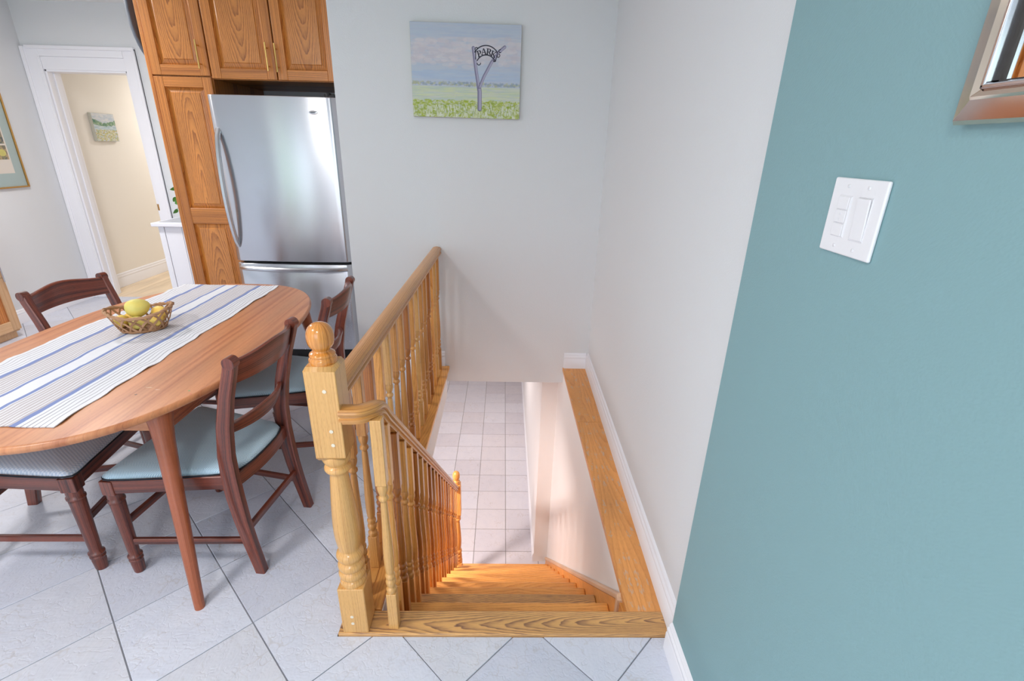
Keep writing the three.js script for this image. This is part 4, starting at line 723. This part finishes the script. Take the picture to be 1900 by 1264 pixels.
// ------------------------------------------------------------------ pictures
function dab(c, r, x, y, w, h, col, a = 1, rot = 0) { c.save(); c.globalAlpha = a; c.translate(x, y); c.rotate(rot); c.fillStyle = col; c.beginPath(); c.ellipse(0, 0, w, h, 0, 0, 7); c.fill(); c.restore(); }
const meadow = canvasTex(1024, 790, (c, w, h) => {
  const R = mulberry(77), q = (a, b) => a + (b - a) * R();
  c.fillStyle = '#c3cddb'; c.fillRect(0, 0, w, h);
  for (let i = 0; i < 500; i++) { const y = q(0, 500), b = y < 110 || y > 330; dab(c, R, q(0, w), y, q(30, 120), q(4, 12), b ? ['#b6c6da', '#bfcede', '#bccadc'][i % 3] : ['#d0cfd6', '#d8d4da', '#cfccd6', '#d6d8de'][i % 4], 0.35); }
  for (let i = 0; i < 260; i++) dab(c, R, q(0, w), 150 + q(0, 170) + 40 * Math.sin(i), q(14, 60), q(8, 22), ['#dcd7db', '#d2ccd5', '#dfdadf', '#cac8d2'][i % 4], 0.4);
  for (let i = 0; i < 120; i++) dab(c, R, q(0, w), q(385, 470), q(40, 120), q(5, 10), ['#b2c6de', '#bccde0'][i % 2], 0.4);
  for (let i = 0; i < 240; i++) { const x = q(0, w); dab(c, R, x, 500 + q(-14, 12), q(5, 18), q(4, 12), ['#93a6bd', '#a7b3b9', '#b4bba6', '#8fa0b6', '#c0c490'][i % 5], 0.5); }
  c.fillStyle = '#c8d2c2'; c.fillRect(0, 522, w, 270);
  for (let i = 0; i < 500; i++) { const y = q(525, 660); dab(c, R, q(0, w), y, q(30, 110), q(3, 8), ['#cfdac6', '#d4deb6', '#c3d0ce', '#d9e0b4', '#bfd3c0', '#d6dad2'][i % 6], 0.5); }
  for (let i = 0; i < 900; i++) { const y = q(640, h); dab(c, R, q(0, w), y, q(6, 26), q(3, 9), ['#a9bd3a', '#b9c85a', '#94ad34', '#c4cf7c', '#9db04a', '#cdd6a4'][i % 6], 0.6, q(-0.6, 0.6)); }
  for (let i = 0; i < 150; i++) { const y = q(690, h); dab(c, R, q(0, w), y, q(7, 20), q(8, 24), ['#d9e0cc', '#e2e6d8', '#d3dbc0'][i % 3], 0.65, q(-0.7, 0.7)); }
  for (let i = 0; i < 160; i++) { c.strokeStyle = ['#8da42c', '#7f9a2c', '#a4b548'][i % 3]; c.lineWidth = q(2, 5); c.globalAlpha = 0.7; const x = q(0, w), y = q(700, h); c.beginPath(); c.moveTo(x, y); c.lineTo(x + q(-14, 14), y - q(20, 50)); c.stroke(); } c.globalAlpha = 1;
  // forked post
  const limb = (pts, wd) => { c.lineCap = 'round'; c.lineJoin = 'round'; for (const [o, col, k] of [[0, '#7d7a96', 1], [3, '#a4a2bc', 0.62], [6, '#b6b4ca', 0.25]]) { c.strokeStyle = col; c.lineWidth = wd * k; c.beginPath(); pts.forEach(([x, y], i) => (i ? c.lineTo(x + o, y) : c.moveTo(x + o, y))); c.stroke(); } };
  limb([[640, 770 - 60], [640, 560], [630, 500]], 40); limb([[630, 520], [606, 380], [590, 260], [580, 195]], 30); limb([[640, 520], [680, 430], [750, 310], [820, 220], [872, 180]], 27);
  // iron arch with the word
  c.strokeStyle = '#2b2c3c'; c.lineWidth = 9; c.lineCap = 'round';
  const arc = (r, cx, cy, a, b) => { c.beginPath(); c.arc(cx, cy, r, a, b); c.stroke(); };
  arc(128, 700, 300, -2.55, -0.62); arc(96, 700, 345, -2.62, -0.52);
  c.lineWidth = 7; for (const [x, y, r, a, b] of [[632, 318, 16, 0, 3], [610, 205, 14, 2, 6], [812, 250, 15, -1, 3], [830, 214, 12, 1, 5], [778, 290, 12, 0, 3]]) arc(r, x, y, a, b);
  c.beginPath(); c.moveTo(604, 226); c.lineTo(600, 286); c.moveTo(808, 232); c.lineTo(786, 300); c.stroke();
  c.fillStyle = '#2b2c3c'; c.font = 'bold 74px serif'; c.textAlign = 'center'; c.textBaseline = 'middle';
  [['P', -0.62], ['A', -0.2], ['R', 0.22], ['K', 0.64]].forEach(([ch, a]) => { c.save(); c.translate(700 + 112 * Math.sin(a), 325 - 104 * Math.cos(a)); c.rotate(a * 0.5); c.fillText(ch, 0, 0); c.restore(); });
});
function picturePlane(w, h) { const g = new THREE.PlaneGeometry(w, h); return g; }
{
  const p = thing('canvas_painting', 'painting of a forked PARK signpost in a green meadow', 'painting', [-0.238, 1.964, ZB]);
  part('canvas_body', rb(-0.3275, 0.3275, -0.252, 0.252, 0.001, 0.032, 0.003), std({ color: 0xb9b9a6, roughness: 0.9 }), p);
  const g = picturePlane(0.653, 0.502); g.translate(0, 0, 0.0324); part('painted_face', g, std({ map: meadow, roughness: 0.75 }), p);
  p.rotation.z = -0.005;
}
const lakeTex = canvasTex(384, 288, (c, w, h) => {
  const R = mulberry(5), q = (a, b) => a + (b - a) * R(); c.fillStyle = '#c9d2da'; c.fillRect(0, 0, w, h);
  for (let i = 0; i < 120; i++) dab(c, R, q(0, w), q(0, 110), q(20, 50), q(6, 16), ['#d7dbe0', '#bccbd9', '#dfe0e2'][i % 3], 0.5);
  for (let i = 0; i < 160; i++) { const x = q(0, w), e = Math.abs(x - 200) / 200; dab(c, R, x, 118 - 40 * e + q(-8, 24), q(10, 22), q(8, 16), ['#6f9478', '#8aa98a', '#5f8574', '#a3b79a'][i % 4], 0.7); }
  for (let i = 0; i < 80; i++) dab(c, R, q(0, w), q(130, 170), q(20, 50), q(3, 6), ['#b8cbd6', '#cfdbe0', '#a8c0cc'][i % 3], 0.7);
  for (let i = 0; i < 360; i++) dab(c, R, q(0, w), q(170, h), q(4, 14), q(3, 9), ['#c9c48a', '#b8b67a', '#d8cf9c', '#9fb07c', '#e0d8b0', '#b9a870'][i % 6], 0.7);
});
{
  const p = thing('canvas_painting', 'small lakeside landscape painting on the cream hall wall', 'painting', [HX0, 1.645, -5.69], Math.PI / 2);
  part('canvas_body', rb(-0.155, 0.155, -0.135, 0.135, 0.001, 0.034, 0.003), std({ color: 0xc9c9bd, roughness: 0.9 }), p);
  part('painted_face', picturePlane(0.306, 0.266).translate(0, 0, 0.0344), std({ map: lakeTex, roughness: 0.75 }), p);
}
const sheetTex = canvasTex(512, 704, (c, w, h) => {
  c.fillStyle = '#a9bfc0'; c.fillRect(0, 0, w, h); c.fillStyle = '#e6dfd6'; c.fillRect(58, 80, w - 116 - 8, h - 80 - 92);
  const R = mulberry(31), q = (a, b) => a + (b - a) * R(); const cols = ['#5d5346', '#8a6c4c', '#45504c', '#97826a', '#3e4a52', '#b39a70', '#6d7a5c'];
  for (let i = 0; i < 4; i++) for (let j = 0; j < 4; j++) { const x = 74 + i * 92, y = 96 + j * 108; c.save(); c.beginPath(); c.rect(x, y, 86, 96); c.clip(); c.fillStyle = cols[(i * 3 + j) % 7]; c.fillRect(x, y, 86, 96); for (let k = 0; k < 26; k++) dab(c, R, q(x, x + 86), q(y, y + 96), q(5, 26), q(4, 16), cols[Math.floor(q(0, 7))], 0.6, q(0, 3)); if (i === 3 && j === 3) dab(c, R, x + 46, y + 50, 30, 24, '#d6cf6a', 0.95); c.restore(); }
});
{
  const p = thing('framed_print', 'gold framed print of small pictures on a sage mount at the far left', 'picture', [XL, 1.545, -4.335], Math.PI / 2);
  const W = 0.30, Hh = 0.41, f = 0.012;                                // half sizes
  part('print', picturePlane(W * 2, Hh * 2).translate(0, 0, 0.012), std({ map: sheetTex, roughness: 0.55 }), p);
  part('backing', box(-W, W, -Hh, Hh, 0.001, 0.011), M.frameGold, p);
  part('frame', merge([rb(-W - f, -W, -Hh - f, Hh + f, 0.001, 0.024, 0.003), rb(W, W + f, -Hh - f, Hh + f, 0.001, 0.024, 0.003), rb(-W, W, -Hh - f, -Hh, 0.001, 0.024, 0.003, 0), rb(-W, W, Hh, Hh + f, 0.001, 0.024, 0.003, 0)]), M.frameGold, p);
  part('glass', box(-W, W, -Hh, Hh, 0.015, 0.017), M.glass, p);
  p.position.z = -4.64 + W + f;
}
// ------------------------------------------------------------------ light switch and mirror on the teal wall
{
  const s = thing('light_switch', 'white double wall switch plate on the teal wall', 'light switch', [TEALX, 1.4545, -0.812], -Math.PI / 2);   // local x runs away from the viewer's right
  const hw = 0.0635, hh = 0.0610;
  part('plate', rb(-hw, hw, -hh, hh, 0.0002, 0.0065, 0.005, 1, 4), M.plastic, s);
  const frame = (x0, x1, y0, y1, z, w, m, nm) => part(nm, merge([rb(x0, x0 + w, y0, y1, 0.006, z, 0.0005), rb(x1 - w, x1, y0, y1, 0.006, z, 0.0005), rb(x0, x1, y0, y0 + w, 0.006, z, 0.0005), rb(x0, x1, y1 - w, y1, 0.006, z, 0.0005)]), m, s);
  part('keypad', rb(-0.0400, -0.0078, -0.0335, 0.0335, 0.006, 0.0072, 0.001), M.plasticB, s);
  for (let i = 0; i < 3; i++) part('key', rb(-0.0390, -0.0128, -0.0322 + i * 0.0218, -0.0322 + i * 0.0218 + 0.0204, 0.007, 0.0088, 0.0012, 1, 2), M.plastic, s);
  part('indicator_bar', rb(-0.0118, -0.0088, -0.032, 0.032, 0.007, 0.0082, 0.0008), M.plastic, s);
  const tri = (x, y, r, up) => extr([[x - r, y - up * r * 0.7], [x + r, y - up * r * 0.7], [x, y + up * r * 0.8]], 0.0006).translate(0, 0, 0.0089);
  part('key_mark', merge([tri(-0.0259, 0.004, 0.0028, 1), tri(-0.0259, -0.005, 0.0028, -1)]), M.plasticB, s);
  frame(0.0072, 0.0404, -0.0345, 0.0345, 0.0074, 0.0012, M.plasticB, 'rocker_bezel');
  const rk = rb(0.0092, 0.0384, -0.0322, 0.0322, -0.0015, 0.0015, 0.001, 1, 2); rk.rotateX(0.045); part('rocker', rk.translate(0, 0, 0.0080), M.plastic, s);
  for (const x of [-0.0238, 0.0238]) for (const y of [-0.0485, 0.0485]) part('screw', lathe([[0.003, 0.0062], [0.003, 0.0072], [0.002, 0.0076], [0.0003, 0.0077]], 12).rotateX(Math.PI / 2).translate(x, y, 0), M.plasticB, s);
}
{
  const W = 0.26, Hh = 0.36, fw = 0.036;                               // half sizes
  const m = thing('wall_mirror', 'wall mirror with a wide silvery frame above the light switch', 'mirror', [TEALX, 1.588 + Hh, -0.662 + W], -Math.PI / 2);
  const prof = [[0, 0], [0, 0.014], [fw * 0.12, 0.020], [fw * 0.72, 0.026], [fw * 0.8, 0.03], [fw, 0.026], [fw, 0]];   // [inwards, out]
  const side = (len, rot, L) => { const pos = []; const rows = prof.map(([i, o]) => [[-len + i, -L + i, o], [len - i, -L + i, o]]); for (let k = 0; k < rows.length - 1; k++) { const [a, b] = rows[k], [c, d] = rows[k + 1]; pos.push(...a, ...d, ...b, ...a, ...c, ...d); } const g = new THREE.BufferGeometry(); g.setAttribute('position', new THREE.Float32BufferAttribute(pos, 3)); for (let i = 0; i < g.attributes.position.count; i++) { const p = g.attributes.position; p.setZ(i, p.getZ(i)); } g.rotateZ(rot); g.computeVertexNormals(); return wuv(g, 1); };
  part('frame', merge([side(W, 0, Hh), side(Hh, Math.PI / 2, W), side(W, Math.PI, Hh), side(Hh, -Math.PI / 2, W)]), M.mirrorFrame, m);
  const iw = W - fw, ih = Hh - fw, lip = 0.006;
  part('inner_lip', merge([rb(-iw, -iw + lip, -ih, ih, 0.014, 0.029, 0.002), rb(iw - lip, iw, -ih, ih, 0.014, 0.029, 0.002), rb(-iw, iw, -ih, -ih + lip, 0.014, 0.029, 0.002, 0), rb(-iw, iw, ih - lip, ih, 0.014, 0.029, 0.002, 0)]), M.silver, m);
  part('dark_slip', merge([box(-iw + lip, -iw + lip + 0.005, -ih + lip, ih - lip, 0.012, 0.018), box(iw - lip - 0.005, iw - lip, -ih + lip, ih - lip, 0.012, 0.018), box(-iw + lip, iw - lip, -ih + lip, -ih + lip + 0.003, 0.012, 0.018), box(-iw + lip, iw - lip, ih - lip - 0.003, ih - lip, 0.012, 0.018)]), M.darkLine, m);
  part('mirror_glass', box(-iw, iw, -ih, ih, 0.008, 0.014), M.mirror, m);
}
// ------------------------------------------------------------------ wooden cabinet at the left edge
{
  const c = thing('oak_sideboard', 'light wooden cabinet with a metal bar handle against the far left wall', 'cabinet', [XL, 0, 0]);
  const x1 = 0.295, z0 = -2.3, z1 = -3.865, lt = std({ color: 0xe2c8ae, map: hallTex, roughness: 0.45 });
  part('carcass', merge([rb(0.017, x1 - 0.025, 0.05, 0.86, z1, z0, 0.003), rb(0.017, x1 - 0.04, 0, 0.05, z1 + 0.02, z0, 0.003), rb(0.017, x1 + 0.01, 0.86, 0.89, z1 - 0.01, z0, 0.004, 2)]), lt, c);
  for (let i = 0; i < 3; i++) {
    const a = z1 + 0.006 + i * 0.5, b = a + 0.49, d = part('door', merge([rb(x1 - 0.024, x1, 0.07, 0.85, a, a + 0.07, 0.003), rb(x1 - 0.024, x1, 0.07, 0.85, b - 0.07, b, 0.003), rb(x1 - 0.024, x1 - 0.0005, 0.07, 0.15, a + 0.07, b - 0.07, 0.003, 2), rb(x1 - 0.024, x1 - 0.0005, 0.77, 0.85, a + 0.07, b - 0.07, 0.003, 2)]), lt, c);
    part('panel', rb(x1 - 0.02, x1 - 0.01, 0.15, 0.77, a + 0.07, b - 0.07, 0.003), M.cabS, d);
    part('handle', merge([bar(V(x1 + 0.03, 0.47, a + 0.035), V(x1 + 0.03, 0.63, a + 0.035), circ(0.006, 10), V(1, 0, 0)), bar(V(x1 - 0.002, 0.50, a + 0.035), V(x1 + 0.03, 0.50, a + 0.035), circ(0.004, 8)), bar(V(x1 - 0.002, 0.60, a + 0.035), V(x1 + 0.03, 0.60, a + 0.035), circ(0.004, 8))]), M.handle, d);
  }
}
renderer.render(scene, camera);
